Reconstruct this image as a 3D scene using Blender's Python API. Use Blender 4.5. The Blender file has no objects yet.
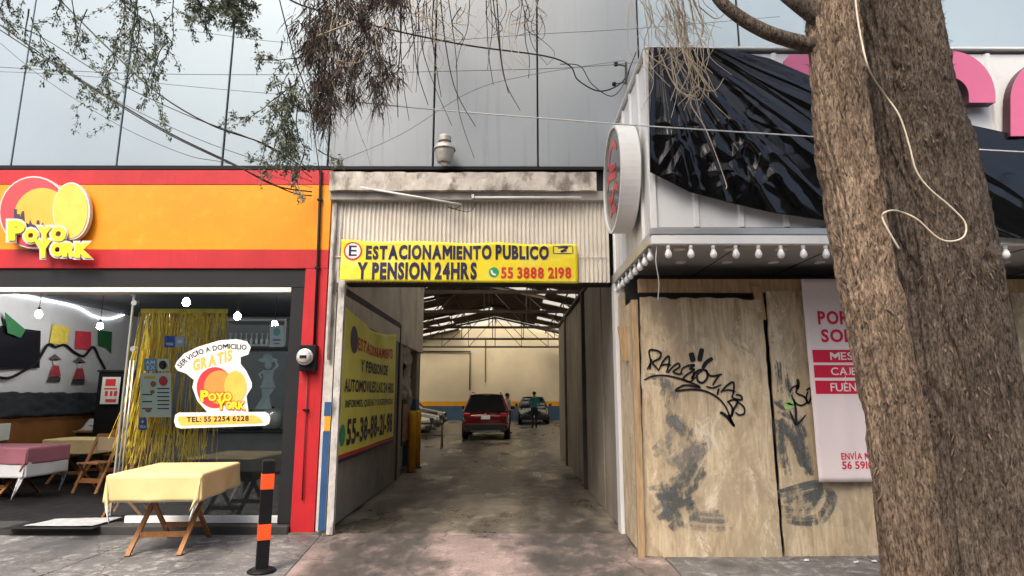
import bpy, bmesh, math, random
from mathutils import Vector, Matrix, noise
R = math.radians
random.seed(7)
scene = bpy.context.scene
COL = scene.collection

# ------------------------------------------------------------------ camera, sky, sun, exposure
CAM_Z = 1.6
FOC = 610.0
PITCH = math.atan(107.0 / FOC)
cam_d = bpy.data.cameras.new('camera')
cam_d.sensor_width = 36.0
cam_d.lens = 36.0 * FOC / 1024.0
cam_d.clip_start = 0.05
cam_d.clip_end = 1000.0
cam = bpy.data.objects.new('camera', cam_d)
COL.objects.link(cam)
cam.location = (0, 0, CAM_Z)
cam.rotation_euler = (R(90) + PITCH, 0, R(-0.19))
scene.camera = cam

SUN_EL, SUN_AZ = 52.0, 205.0       # azimuth: direction the light comes from, clockwise from +Y
world = bpy.data.worlds.new('World')
scene.world = world
world.use_nodes = True
wn = world.node_tree
for n in list(wn.nodes): wn.nodes.remove(n)
sky = wn.nodes.new('ShaderNodeTexSky')
sky.sky_type = 'NISHITA'
sky.sun_disc = False
sky.sun_elevation = R(SUN_EL)
sky.sun_rotation = R(SUN_AZ)
sky.air_density = 1.0
sky.dust_density = 5.0
sky.ozone_density = 1.0
bg = wn.nodes.new('ShaderNodeBackground')
bg.inputs[1].default_value = 0.15
wo = wn.nodes.new('ShaderNodeOutputWorld')
wn.links.new(sky.outputs[0], bg.inputs[0])
wn.links.new(bg.outputs[0], wo.inputs[0])

sun_d = bpy.data.lights.new('sun', 'SUN')
sun_d.energy = 1.5
sun_d.angle = R(25)
sun_d.color = (1.0, 0.90, 0.78)
sun = bpy.data.objects.new('sun', sun_d)
COL.objects.link(sun)
_s = Vector((math.sin(R(SUN_AZ)) * math.cos(R(SUN_EL)), math.cos(R(SUN_AZ)) * math.cos(R(SUN_EL)), math.sin(R(SUN_EL))))
sun.rotation_euler = (-_s).to_track_quat('-Z', 'Y').to_euler()
sun.location = (-6, -14, 22)

scene.view_settings.view_transform = 'Standard'
scene.view_settings.look = 'None'
scene.view_settings.exposure = 1.0
scene.view_settings.gamma = 1.0
scene.view_settings.use_curve_mapping = False
scene.render.engine = 'CYCLES'
scene.cycles.use_denoising = True
scene.cycles.max_bounces = 10
scene.cycles.diffuse_bounces = 6
scene.cycles.transparent_max_bounces = 16
scene.cycles.sample_clamp_indirect = 6.0
scene.cycles.caustics_reflective = False
scene.cycles.caustics_refractive = False

# ------------------------------------------------------------------ survey helpers: photo measurement -> point on a known plane
SP, CP = math.sin(PITCH), math.cos(PITCH)
def P(px, py, Y):
    u = (px - 510) / FOC; v = (288 - py) / FOC
    t = Y / (CP - v * SP)
    return Vector((u * t, Y, CAM_Z + t * (SP + v * CP)))
def PX(px, py, X):
    u = (px - 510) / FOC; v = (288 - py) / FOC
    t = X / u
    return Vector((X, t * (CP - v * SP), CAM_Z + t * (SP + v * CP)))
def G(px, py, z=0.0):
    u = (px - 510) / FOC; v = (288 - py) / FOC
    t = (z - CAM_Z) / (SP + v * CP)
    return Vector((u * t, t * (CP - v * SP), z))
def Z(py, Y): return P(512, py, Y).z

# ------------------------------------------------------------------ materials
MATS = {}
def nd(nt, t, **kw):
    n = nt.nodes.new(t)
    for k, v in kw.items(): setattr(n, k, v)
    return n
def ramp_of(nt, fac, stops):
    r = nd(nt, 'ShaderNodeValToRGB')
    el = r.color_ramp.elements
    el[0].position, el[0].color = stops[0][0], stops[0][1]
    el[1].position, el[1].color = stops[-1][0], stops[-1][1]
    for p, c in stops[1:-1]:
        e = el.new(p); e.color = c
    nt.links.new(fac, r.inputs[0])
    return r.outputs[0]
def c4(c): return (c[0], c[1], c[2], 1.0)
def tex(nt, scale, stretch=(1, 1, 1), detail=6, rough=0.6, kind='ShaderNodeTexNoise', dist=0.0):
    g = nd(nt, 'ShaderNodeNewGeometry')
    m = nd(nt, 'ShaderNodeMapping')
    m.inputs['Scale'].default_value = stretch
    nt.links.new(g.outputs['Position'], m.inputs[0])
    n = nd(nt, kind)
    n.inputs['Scale'].default_value = scale
    if kind == 'ShaderNodeTexNoise':
        n.inputs['Detail'].default_value = detail
        n.inputs['Roughness'].default_value = rough
        n.inputs['Distortion'].default_value = dist
    nt.links.new(m.outputs[0], n.inputs[0])
    return n.outputs[0]
def mixc(nt, fac, a, b, blend='MIX'):
    m = nd(nt, 'ShaderNodeMixRGB'); m.blend_type = blend
    for i, x in ((0, fac), (1, a), (2, b)):
        if isinstance(x, (int, float)): m.inputs[i].default_value = x
        elif isinstance(x, tuple): m.inputs[i].default_value = x
        else: nt.links.new(x, m.inputs[i])
    return m.outputs[0]
def mat(name, col, rough=0.6, metal=0.0, var=0.12, vscale=3.0, vstretch=(1, 1, 1), layers=(), bump=0.0, bscale=40.0,
        bstretch=(1, 1, 1), spec=0.35, coat=0.0, rvar=0.0, emit=None, estr=0.0, bdist=0.01):
    """layers: (colour, scale, stretch, lo, hi, amount) blotches of another colour with soft edges"""
    if name in MATS: return MATS[name]
    m = bpy.data.materials.new(name); m.use_nodes = True
    nt = m.node_tree; b = nt.nodes['Principled BSDF']
    b.inputs['Roughness'].default_value = rough
    b.inputs['Metallic'].default_value = metal
    b.inputs['Specular IOR Level'].default_value = spec
    b.inputs['Coat Weight'].default_value = coat
    out = c4(col)
    if var > 0:
        n = tex(nt, vscale, vstretch)
        lo = tuple(max(0, x * (1 - var)) for x in col); hi = tuple(min(1, x * (1 + var)) for x in col)
        out = ramp_of(nt, n, [(0.3, c4(lo)), (0.7, c4(hi))])
    for (lc, ls, lst, a0, a1, amt) in layers:
        f = ramp_of(nt, tex(nt, ls, lst, detail=8, rough=0.65), [(a0, (0, 0, 0, 1)), (a1, (amt, amt, amt, 1))])
        out = mixc(nt, f, out, c4(lc))
    if isinstance(out, tuple): b.inputs['Base Color'].default_value = out
    else: nt.links.new(out, b.inputs['Base Color'])
    if rvar > 0:
        rr = ramp_of(nt, tex(nt, vscale * 2.3), [(0.3, (max(0, rough - rvar),) * 3 + (1,)), (0.7, (min(1, rough + rvar),) * 3 + (1,))])
        nt.links.new(rr, b.inputs['Roughness'])
    if bump > 0:
        bn = nd(nt, 'ShaderNodeBump'); bn.inputs['Strength'].default_value = bump; bn.inputs['Distance'].default_value = bdist
        nt.links.new(tex(nt, bscale, bstretch, detail=5), bn.inputs['Height'])
        nt.links.new(bn.outputs[0], b.inputs['Normal'])
    if emit:
        b.inputs['Emission Color'].default_value = c4(emit); b.inputs['Emission Strength'].default_value = estr
    MATS[name] = m
    return m
def glass_mat(name, tint=(0.9, 0.95, 0.95), fac=0.0, rough=0.02):
    m = bpy.data.materials.new(name); m.use_nodes = True
    nt = m.node_tree
    for n in list(nt.nodes): nt.nodes.remove(n)
    o = nd(nt, 'ShaderNodeOutputMaterial'); t = nd(nt, 'ShaderNodeBsdfTransparent'); g = nd(nt, 'ShaderNodeBsdfGlossy')
    t.inputs[0].default_value = c4(tint); g.inputs['Roughness'].default_value = rough
    f = nd(nt, 'ShaderNodeFresnel'); f.inputs[0].default_value = 1.5
    mx = nd(nt, 'ShaderNodeMixShader')
    nt.links.new(f.outputs[0], mx.inputs[0]); nt.links.new(t.outputs[0], mx.inputs[1]); nt.links.new(g.outputs[0], mx.inputs[2])
    nt.links.new(mx.outputs[0], o.inputs[0])
    MATS[name] = m
    return m
def sheet_mat(name, col, clear=0.4):
    """translucent plastic skylight sheet"""
    m = bpy.data.materials.new(name); m.use_nodes = True
    nt = m.node_tree
    for n in list(nt.nodes): nt.nodes.remove(n)
    o = nd(nt, 'ShaderNodeOutputMaterial'); t = nd(nt, 'ShaderNodeBsdfTransparent'); tl = nd(nt, 'ShaderNodeBsdfTranslucent')
    t.inputs[0].default_value = c4(col); tl.inputs[0].default_value = c4(col)
    mx = nd(nt, 'ShaderNodeMixShader'); mx.inputs[0].default_value = clear
    nt.links.new(tl.outputs[0], mx.inputs[1]); nt.links.new(t.outputs[0], mx.inputs[2]); nt.links.new(mx.outputs[0], o.inputs[0])
    MATS[name] = m
    return m

# ------------------------------------------------------------------ mesh helpers
class MB:
    def __init__(s): s.v = []; s.f = []
    def add(s, vs, fs):
        n = len(s.v); s.v += [tuple(v) for v in vs]; s.f += [tuple(i + n for i in f) for f in fs]; return s
    def box(s, x0, x1, y0, y1, z0, z1, M=None):
        vs = [Vector((x, y, z)) for z in (z0, z1) for y in (y0, y1) for x in (x0, x1)]
        if M is not None: vs = [M @ v for v in vs]
        return s.add(vs, [(0, 2, 3, 1), (4, 5, 7, 6), (0, 1, 5, 4), (2, 6, 7, 3), (0, 4, 6, 2), (1, 3, 7, 5)])
    def bar(s, a, b, w, h=None, up=(0, 0, 1)):
        a, b = Vector(a), Vector(b); h = h or w
        d = (b - a).normalized(); u = Vector(up)
        if abs(d.dot(u)) > 0.98: u = Vector((0, 1, 0))
        r = d.cross(u).normalized(); u = r.cross(d)
        vs = [p + r * (sx * w / 2) + u * (sz * h / 2) for p in (a, b) for sz in (-1, 1) for sx in (-1, 1)]
        return s.add(vs, [(0, 2, 3, 1), (4, 5, 7, 6), (0, 1, 5, 4), (2, 6, 7, 3), (0, 4, 6, 2), (1, 3, 7, 5)])
    def tube(s, pts, r, n=8, cap=True):
        pts = [Vector(p) for p in pts]; m = len(pts)
        rs = r if isinstance(r, (list, tuple)) else [r] * m
        rings = []; prev = None
        for i, p in enumerate(pts):
            d = (pts[min(i + 1, m - 1)] - pts[max(i - 1, 0)])
            d = d.normalized() if d.length > 1e-9 else Vector((0, 0, 1))
            if prev is None:
                u = Vector((0, 0, 1)) if abs(d.z) < 0.9 else Vector((1, 0, 0))
            else: u = prev
            x = d.cross(u)
            if x.length < 1e-6: x = d.cross(Vector((0.3, 1, 0.2)))
            x.normalize(); y = x.cross(d).normalized(); prev = y
            rings.append([p + (x * math.cos(2 * math.pi * k / n) + y * math.sin(2 * math.pi * k / n)) * rs[i] for k in range(n)])
        fs = [(i * n + k, i * n + (k + 1) % n, (i + 1) * n + (k + 1) % n, (i + 1) * n + k) for i in range(m - 1) for k in range(n)]
        if cap: fs += [tuple(range(n))[::-1], tuple(range((m - 1) * n, m * n))]
        return s.add([v for q in rings for v in q], fs)
    def lathe(s, prof, c=(0, 0, 0), n=20, axis='Z', cap=True):
        c = Vector(c); vs = []
        for (r, h) in prof:
            for k in range(n):
                a = 2 * math.pi * k / n; x, y = r * math.cos(a), r * math.sin(a)
                vs.append(c + {'Z': Vector((x, y, h)), 'Y': Vector((x, h, y)), 'X': Vector((h, x, y))}[axis])
        m = len(prof)
        fs = [(i * n + k, i * n + (k + 1) % n, (i + 1) * n + (k + 1) % n, (i + 1) * n + k) for i in range(m - 1) for k in range(n)]
        if cap: fs += [tuple(range(n))[::-1], tuple(range((m - 1) * n, m * n))]
        return s.add(vs, fs)
    def prism(s, poly, y0, y1, plane='XZ'):
        n = len(poly)
        def q(a, b, d): return {'XZ': (a, d, b), 'YZ': (d, a, b), 'XY': (a, b, d)}[plane]
        return s.add([q(a, b, y0) for a, b in poly] + [q(a, b, y1) for a, b in poly],
                     [tuple(range(n)), tuple(range(n, 2 * n))[::-1]] + [(i, i + n, (i + 1) % n + n, (i + 1) % n) for i in range(n)])
    def grid(s, fn, nu, nv):
        vs = [fn(i / nu, j / nv) for j in range(nv + 1) for i in range(nu + 1)]
        return s.add(vs, [(j * (nu + 1) + i, j * (nu + 1) + i + 1, (j + 1) * (nu + 1) + i + 1, (j + 1) * (nu + 1) + i) for j in range(nv) for i in range(nu)])
    def mesh(s, name, m, smooth=False):
        me = bpy.data.meshes.new(name); me.from_pydata(s.v, [], s.f)
        bm = bmesh.new(); bm.from_mesh(me); bmesh.ops.recalc_face_normals(bm, faces=bm.faces); bm.to_mesh(me); bm.free()
        for x in (m if isinstance(m, (list, tuple)) else [m]): me.materials.append(x)
        if smooth:
            for p in me.polygons: p.use_smooth = True
        return me
    def build(s, name, m, parent=None, smooth=False, bevel=0.0, segs=2, thick=0.0, sub=0, angle=40):
        me = s.mesh(name, m, smooth)
        return put(name, me, parent, smooth, bevel, segs, thick, sub, angle)
def put(name, me, parent=None, smooth=False, bevel=0.0, segs=2, thick=0.0, sub=0, angle=40):
    o = bpy.data.objects.new(name, me); COL.objects.link(o)
    if parent is not None:
        o.parent = parent
        loc = Vector(parent.location) + (Vector(parent.parent.location) if parent.parent else Vector())
        if not parent.get('_local') and not (parent.parent and parent.parent.get('_local')): o.location = -loc
    if thick:
        md = o.modifiers.new('thickness', 'SOLIDIFY'); md.thickness = thick; md.offset = 0
    if bevel > 0:
        md = o.modifiers.new('bevel', 'BEVEL'); md.width = bevel; md.segments = segs; md.limit_method = 'ANGLE'; md.angle_limit = R(angle)
    if sub:
        md = o.modifiers.new('subdivision', 'SUBSURF'); md.levels = sub; md.render_levels = sub
    return o
def tag(o, label, cat=None, group=None):
    o['label'] = label
    if cat: o['category'] = cat
    if group: o['group'] = group
    return o
def thing(name, label, cat, loc=(0, 0, 0), group=None, local=False):
    o = bpy.data.objects.new(name, None); COL.objects.link(o)
    o.location = loc; o.empty_display_size = 0.2
    if local: o['_local'] = 1
    return tag(o, label, cat, group)
def struct(o): o['kind'] = 'structure'; return o
def stuff(o): o['kind'] = 'stuff'; return o
def copy_tree(o, parent=None):
    c = o.copy(); COL.objects.link(c); c.parent = parent
    for ch in list(o.children): copy_tree(ch, c)
    return c
def bez(pts, n=8):
    """Catmull-Rom through points"""
    pts = [Vector(p) for p in pts]; out = []
    for i in range(len(pts) - 1):
        p0, p1, p2, p3 = pts[max(i - 1, 0)], pts[i], pts[i + 1], pts[min(i + 2, len(pts) - 1)]
        for k in range(n):
            t = k / n
            out.append(0.5 * ((2 * p1) + (p2 - p0) * t + (2 * p0 - 5 * p1 + 4 * p2 - p3) * t * t + (3 * p1 - p0 - 3 * p2 + p3) * t ** 3))
    out.append(pts[-1]); return out
_text_cache = {}
def _glyph(ch, bold):
    key = (ch, bold)
    if key in _text_cache: return _text_cache[key]
    if ch == 'M':       # drawn by hand: four strokes meeting in points
        hv, _, _ = _glyph('H', bold); ys_ = [v[1] for v in hv]; y0, y1 = min(ys_), max(ys_); xs_ = [v[0] for v in hv]; w = (max(xs_) - min(xs_)) * 1.2; s = .085 + 2 * bold; h = y1 - y0
        L = [(0, y0), (s, y0), (s, y1 - h * .42), (w / 2 - s * .30, y0 + h * .22), (w / 2, y0 + h * .22), (w / 2, y1 - h * .30), (s * 1.05, y1), (0, y1)]
        Rr = [(w - x, y) for x, y in L]
        vs = L + Rr; fs = [(0, 1, 2, 7), (7, 2, 6), (2, 3, 4, 5, 6), (15, 10, 9, 8), (14, 10, 15), (14, 13, 12, 11, 10)]
        _text_cache[key] = (vs, fs, w); return _text_cache[key]
    cu = bpy.data.curves.new('lettering', 'FONT'); cu.body = ch; cu.offset = bold; cu.resolution_u = 3; cu.fill_mode = 'FRONT'
    o = bpy.data.objects.new('lettering', cu); COL.objects.link(o)
    dg = bpy.context.evaluated_depsgraph_get()
    me = o.evaluated_get(dg).to_mesh()
    vs = [(v.co.x, v.co.y) for v in me.vertices]; fs = [tuple(p.vertices) for p in me.polygons]
    o.evaluated_get(dg).to_mesh_clear()
    bpy.data.objects.remove(o); bpy.data.curves.remove(cu)
    if ch == 'J':
        lo, hi = min(v[1] for v in vs), max(v[1] for v in vs); vs = [(x, (y - lo) / (hi - lo) * hi) for x, y in vs]
    x0 = min(v[0] for v in vs); w = max(v[0] for v in vs) - x0
    _text_cache[key] = ([(x - x0, y) for x, y in vs], fs, w); return _text_cache[key]
def text_raw(s, bold, shear, spacing=1.0):
    V, F = [], []; cx = 0.0
    for ch in s:
        if ch == ' ': cx += .26; continue
        vs, fs, w = _glyph(ch, bold); n = len(V)
        V += [(x + cx, y) for x, y in vs]; F += [tuple(i + n for i in f) for f in fs]
        cx += w + (.075 if ch not in 'I1:-' else .085) * spacing
    xs = [v[0] for v in V]; ys = [v[1] for v in V]
    x0, x1, y0, y1 = min(xs), max(xs), min(ys), max(ys)
    return [((p - x0) / (x1 - x0), (q - y0) / (y1 - y0)) for p, q in V], F
def text(name, s, fn, m, parent, bold=0.03, shear=0.0, spacing=1.0):
    """fn maps (0..1 across, 0..1 up) to a point on the surface that carries the lettering"""
    vs, fs = text_raw(s, bold, shear, spacing)
    mb = MB(); mb.add([fn(a, b) for a, b in vs], fs)
    me = bpy.data.meshes.new(name); me.from_pydata(mb.v, [], mb.f); me.materials.append(m)
    return put(name, me, parent)
def flat(x0, x1, y0, y1, Y, drop=0.0):
    """lettering box given by photo corners on a frontal plane Y"""
    a, b = P(x0, y1, Y), P(x1, y0, Y)
    return lambda u, w: (a.x + (b.x - a.x) * u, Y, a.z + (b.z - a.z) * w + drop * u)
def poly_px(pts, Y): return [(P(x, y, Y).x, P(x, y, Y).z) for x, y in pts]
def ellipse_px(cx, cy, rx, ry, n=32): return [(cx + rx * math.cos(2 * math.pi * k / n), cy + ry * math.sin(2 * math.pi * k / n)) for k in range(n)]
# ------------------------------------------------------------------ palette
M_RED = mat('red_paint', (0.50, 0.020, 0.026), 0.5, var=0.12, layers=[((0.22, 0.02, 0.02), 6, (3, 3, .2), .55, .75, .5), ((.55, .12, .10), 14, (1, 1, 1), .64, .72, .5)], rvar=.1)
M_ORANGE = mat('orange_paint', (0.85, 0.30, 0.008), 0.38, var=0.06, vscale=1.5, layers=[((0.9, 0.40, 0.03), 5, (1, 1, 1), .52, .7, .6), ((.55, .18, .01), 7, (3, 3, .15), .6, .8, .35)], rvar=.12)
M_FRAME = mat('dark_grey_aluminium', (0.020, 0.021, 0.022), 0.5, var=0.1, spec=.25)
M_WHITE = mat('white_paint', (0.75, 0.75, 0.73), 0.45, var=0.06, layers=[((0.35, 0.33, 0.3), 7, (1, 1, .3), .6, .8, .4)])
M_BLACK = mat('black_metal', (0.008, 0.008, 0.009), 0.6, var=0.1, spec=.2)
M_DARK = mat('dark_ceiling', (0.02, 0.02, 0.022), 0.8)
M_PANEL = mat('blue_grey_panel', (0.30, 0.37, 0.41), 0.36, metal=0.1, var=0.05, vscale=.4, vstretch=(1, 1, .5), layers=[((.18, .20, .21), 5, (3, 3, .1), .6, .85, .3)])
M_PANEL2 = mat('middle_grey_panel', (0.245, 0.27, 0.285), 0.38, metal=0.1, var=0.08, vscale=.5, vstretch=(1, 1, .5), layers=[((.12, .12, .12), 4, (3, 3, .12), .55, .8, .4), ((.34, .35, .35), 2.2, (1, 1, .6), .58, .75, .3)])  # greyer, darker base tone for the middle panels, with dark stain streaks
M_CONC = mat('stained_concrete', (0.52, 0.48, 0.42), 0.9, var=0.2, vscale=5, layers=[((.16, .14, .12), 4.5, (1, 1, .6), .5, .62, .85), ((.66, .62, .54), 9, (1, 1, 1), .55, .7, .6)], bump=.5, bscale=22)
M_CORR = mat('corrugated_fascia', (0.66, 0.62, 0.54), 0.55, var=.12, vscale=2, layers=[((.3, .24, .18), 3, (2, 2, .3), .55, .75, .4)])
M_GATE = mat('grey_gate_sheet', (0.30, 0.28, 0.25), 0.5, metal=.2, var=.15, vscale=2, layers=[((.16, .13, .1), 4, (1, 1, .25), .5, .75, .6)], rvar=.1)
M_OLDWHITE = mat('peeling_white', (0.55, 0.53, 0.49), 0.75, var=.2, vscale=8, layers=[((.12, .11, .10), 6, (1, 1, .25), .5, .62, .9), ((.3, .2, .14), 11, (1, 1, .5), .6, .7, .7)], bump=.4, bscale=30)
M_BLUE = mat('blue_paint', (0.03, 0.09, 0.22), 0.6, var=.15, layers=[((.02, .03, .06), 7, (1, 1, .4), .55, .75, .6)])
M_YELLOWP = mat('yellow_paint', (0.75, 0.36, 0.02), 0.55, var=.1, layers=[((.2, .12, .05), 9, (1, 1, .4), .6, .75, .6)])
M_CREAMW = mat('cream_wall', (0.70, 0.62, 0.47), 0.85, var=.08, vscale=.6, layers=[((.45, .38, .28), .8, (1, 1, .5), .55, .75, .35)])
M_RWALL = mat('brown_grey_wall', (0.30, 0.26, 0.21), 0.7, var=.2, vscale=1.2, layers=[((.13, .11, .09), 1.5, (1, 1, .2), .45, .7, .6)], bump=.2, bscale=15)
M_ROOF = mat('roof_sheet', (0.16, 0.12, 0.095), 0.8, var=.25, vscale=1.2)
M_STEEL = mat('rusty_steel', (0.07, 0.055, 0.045), 0.7, var=.2)
M_SKYL = sheet_mat('skylight_sheet', (0.92, 0.87, 0.72), 0.45)
M_MWHITE = mat('marquee_sheet', (0.80, 0.81, 0.79), 0.33, var=.04, vscale=2, layers=[((.5, .5, .46), 5, (1, 1, .25), .55, .75, .4)], rvar=.08)
M_ALU = mat('aluminium_trim', (0.6, 0.6, 0.58), 0.32, metal=.7, var=.08)
M_SOFFIT = mat('soffit_panel', (0.42, 0.42, 0.41), 0.3, metal=0, var=.1)
M_TILE = mat('dark_floor_tile', (0.012, 0.012, 0.013), 0.65, var=.25, rvar=.1, spec=.12)
M_WALLG = mat('shop_wall', (0.55, 0.56, 0.58), 0.7, var=.06)
M_GLASS = glass_mat('shop_glass')
M_WOOD = mat('folding_wood', (0.36, 0.16, 0.055), 0.45, var=.25, vscale=8, vstretch=(8, 8, 1), layers=[((.2, .08, .03), 10, (6, 6, .6), .5, .7, .5)])
M_TIMBER = mat('rough_timber', (0.42, 0.29, 0.16), 0.8, var=.25, vscale=7, vstretch=(6, 6, .7), layers=[((.2, .13, .08), 5, (3, 3, .4), .5, .7, .6)], bump=.3, bscale=40, bstretch=(4, 4, .3))

def plywood():
    m = bpy.data.materials.new('plywood'); m.use_nodes = True; nt = m.node_tree; b = nt.nodes['Principled BSDF']
    b.inputs['Roughness'].default_value = .7
    g = tex(nt, 2.2, (3.2, 1, .55), detail=7, dist=1.6)
    base = ramp_of(nt, g, [(.28, c4((.36, .26, .15))), (.43, c4((.60, .47, .29))), (.58, c4((.73, .61, .42))), (.74, c4((.46, .34, .20)))])
    fine = ramp_of(nt, tex(nt, 26, (2, 1, .12), detail=4), [(.4, (.8, .8, .8, 1)), (.7, (1, 1, 1, 1))])
    base = mixc(nt, 1.0, base, fine, 'MULTIPLY')
    blot = ramp_of(nt, tex(nt, 2.4, (1, 1, 1), detail=9, rough=.7), [(.5, (0, 0, 0, 1)), (.7, (.55, .55, .55, 1))])
    base = mixc(nt, blot, base, c4((.70, .57, .37)))
    knots = ramp_of(nt, tex(nt, 3.1, (1.4, 1, .6), detail=3), [(.66, (0, 0, 0, 1)), (.74, (.7, .7, .7, 1))])
    base = mixc(nt, knots, base, c4((.36, .22, .10)))
    damp = ramp_of(nt, tex(nt, 6, (1, 1, .35), detail=8, rough=.7), [(.5, (0, 0, 0, 1)), (.72, (.75, .75, .75, 1))])
    base = mixc(nt, damp, base, c4((.27, .20, .13)))
    st_ = ramp_of(nt, tex(nt, 1.15, (1.3, 1, .7), detail=10, rough=.75, dist=.5), [(.47, (0, 0, 0, 1)), (.56, (.7, .7, .7, 1))])
    base = mixc(nt, st_, base, c4((.38, .30, .20)))
    st2 = ramp_of(nt, tex(nt, 4.2, (1, 1, .8), detail=12, rough=.8, dist=.8), [(.54, (0, 0, 0, 1)), (.6, (.65, .65, .65, 1))])
    base = mixc(nt, st2, base, c4((.33, .25, .16)))
    st3 = ramp_of(nt, tex(nt, 3.1, (1, 1, .5), detail=12, rough=.8, dist=.6), [(.56, (0, 0, 0, 1)), (.62, (.7, .7, .7, 1))])
    base = mixc(nt, st3, base, c4((.76, .68, .53)))
    sc_ = ramp_of(nt, tex(nt, 9, (4, 1, .18), detail=8, rough=.8), [(.6, (0, 0, 0, 1)), (.7, (.8, .8, .8, 1))])
    base = mixc(nt, sc_, base, c4((.80, .70, .52)))
    ck_ = ramp_of(nt, tex(nt, 7, (7, 1, .16), detail=7, rough=.7), [(.28, (.85, .85, .85, 1)), (.34, (0, 0, 0, 1))])
    base = mixc(nt, ck_, base, c4((.13, .085, .05)))
    nt.links.new(base, b.inputs['Base Color'])
    bn = nd(nt, 'ShaderNodeBump'); bn.inputs['Strength'].default_value = .25; bn.inputs['Distance'].default_value = .01
    nt.links.new(tex(nt, 14, (3, 1, .3)), bn.inputs['Height']); nt.links.new(bn.outputs[0], b.inputs['Normal'])
    return m
M_PLY = plywood()

def paving(name, c_a, c_b, c_dark, c_light, rough=.75, tracks=False, fl_=5.0):
    m = bpy.data.materials.new(name); m.use_nodes = True; nt = m.node_tree; b = nt.nodes['Principled BSDF']
    base = ramp_of(nt, tex(nt, 1.1, detail=9, rough=.7), [(.3, c4(c_a)), (.7, c4(c_b))])
    f = ramp_of(nt, tex(nt, fl_, (1, 1, 1), detail=10, rough=.74, dist=.4), [(.5, (0, 0, 0, 1)), (.58, (.85, .85, .85, 1))])
    f0 = ramp_of(nt, tex(nt, 1.6, detail=4), [(.38, (.12, .12, .12, 1)), (.58, (1, 1, 1, 1))])
    base = mixc(nt, mixc(nt, 1.0, f, f0, 'MULTIPLY'), base, c4(c_light))
    f2 = ramp_of(nt, tex(nt, .9, (1, .5, 1), detail=9, rough=.68), [(.48 - .015 * tracks, (0, 0, 0, 1)), (.62 - .03 * tracks, (.9, .9, .9, 1))])
    base = mixc(nt, f2, base, c4(c_dark))
    sp = ramp_of(nt, tex(nt, 55, detail=3), [(.3, (.7, .7, .7, 1)), (.7, (1.15, 1.15, 1.15, 1))])
    base = mixc(nt, 1.0, base, sp, 'MULTIPLY')
    cr = nd(nt, 'ShaderNodeTexVoronoi'); cr.feature = 'DISTANCE_TO_EDGE'; cr.inputs['Scale'].default_value = .55
    g = nd(nt, 'ShaderNodeNewGeometry'); wn_ = nd(nt, 'ShaderNodeTexNoise'); wn_.inputs['Scale'].default_value = 1.8; wn_.inputs['Detail'].default_value = 6
    nt.links.new(g.outputs['Position'], wn_.inputs[0])
    wm = nd(nt, 'ShaderNodeVectorMath', operation='MULTIPLY_ADD'); wm.inputs[1].default_value = (.6, .6, .6)
    nt.links.new(wn_.outputs['Color'], wm.inputs[0]); nt.links.new(g.outputs['Position'], wm.inputs[2]); nt.links.new(wm.outputs[0], cr.inputs[0])
    ck = ramp_of(nt, cr.outputs[0], [(0.0, (.85, .85, .85, 1)), (.006, (0, 0, 0, 1))])
    base = mixc(nt, ck, base, c4(tuple(x * .35 for x in c_dark)))
    rg = ramp_of(nt, f2, [(0.0, (rough,) * 3 + (1,)), (1.0, (rough - .3,) * 3 + (1,))])
    if tracks:   # black tyre and oil stains worn into the concrete along the two wheel lines
        sx = nd(nt, 'ShaderNodeSeparateXYZ'); nt.links.new(wm.outputs[0], sx.inputs[0])
        tot = None
        for cx, w in ((-1.0, .62), (.98, .62)):
            a = nd(nt, 'ShaderNodeMath', operation='SUBTRACT'); a.inputs[1].default_value = cx; nt.links.new(sx.outputs[0], a.inputs[0])
            q = nd(nt, 'ShaderNodeMath', operation='ABSOLUTE'); nt.links.new(a.outputs[0], q.inputs[0])
            k = ramp_of(nt, q.outputs[0], [(w * .5, (.92, .92, .92, 1)), (w, (0, 0, 0, 1))])
            tot = k if tot is None else mixc(nt, 1.0, tot, k, 'ADD')
        wear = ramp_of(nt, tex(nt, 3.2, (1, .5, 1), detail=9, rough=.7), [(.32, (.2, .2, .2, 1)), (.52, (1, 1, 1, 1))])
        tot = mixc(nt, 1.0, tot, wear, 'MULTIPLY')
        base = mixc(nt, tot, base, c4(c_dark))
    nt.links.new(base, b.inputs['Base Color']); nt.links.new(rg, b.inputs['Roughness'])
    bn = nd(nt, 'ShaderNodeBump'); bn.inputs['Strength'].default_value = .35; bn.inputs['Distance'].default_value = .01
    nt.links.new(tex(nt, 30, detail=8), bn.inputs['Height']); nt.links.new(bn.outputs[0], b.inputs['Normal'])
    return m
M_SIDEWALK = paving('worn_sidewalk', (.11, .11, .108), (.21, .205, .195), (.06, .06, .062), (.42, .40, .375), .7, fl_=8.0)
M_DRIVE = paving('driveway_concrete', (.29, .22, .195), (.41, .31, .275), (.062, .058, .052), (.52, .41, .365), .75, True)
M_GFLOOR = paving('garage_concrete', (.17, .145, .11), (.27, .23, .175), (.05, .045, .037), (.36, .31, .24), .5, True)

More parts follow.
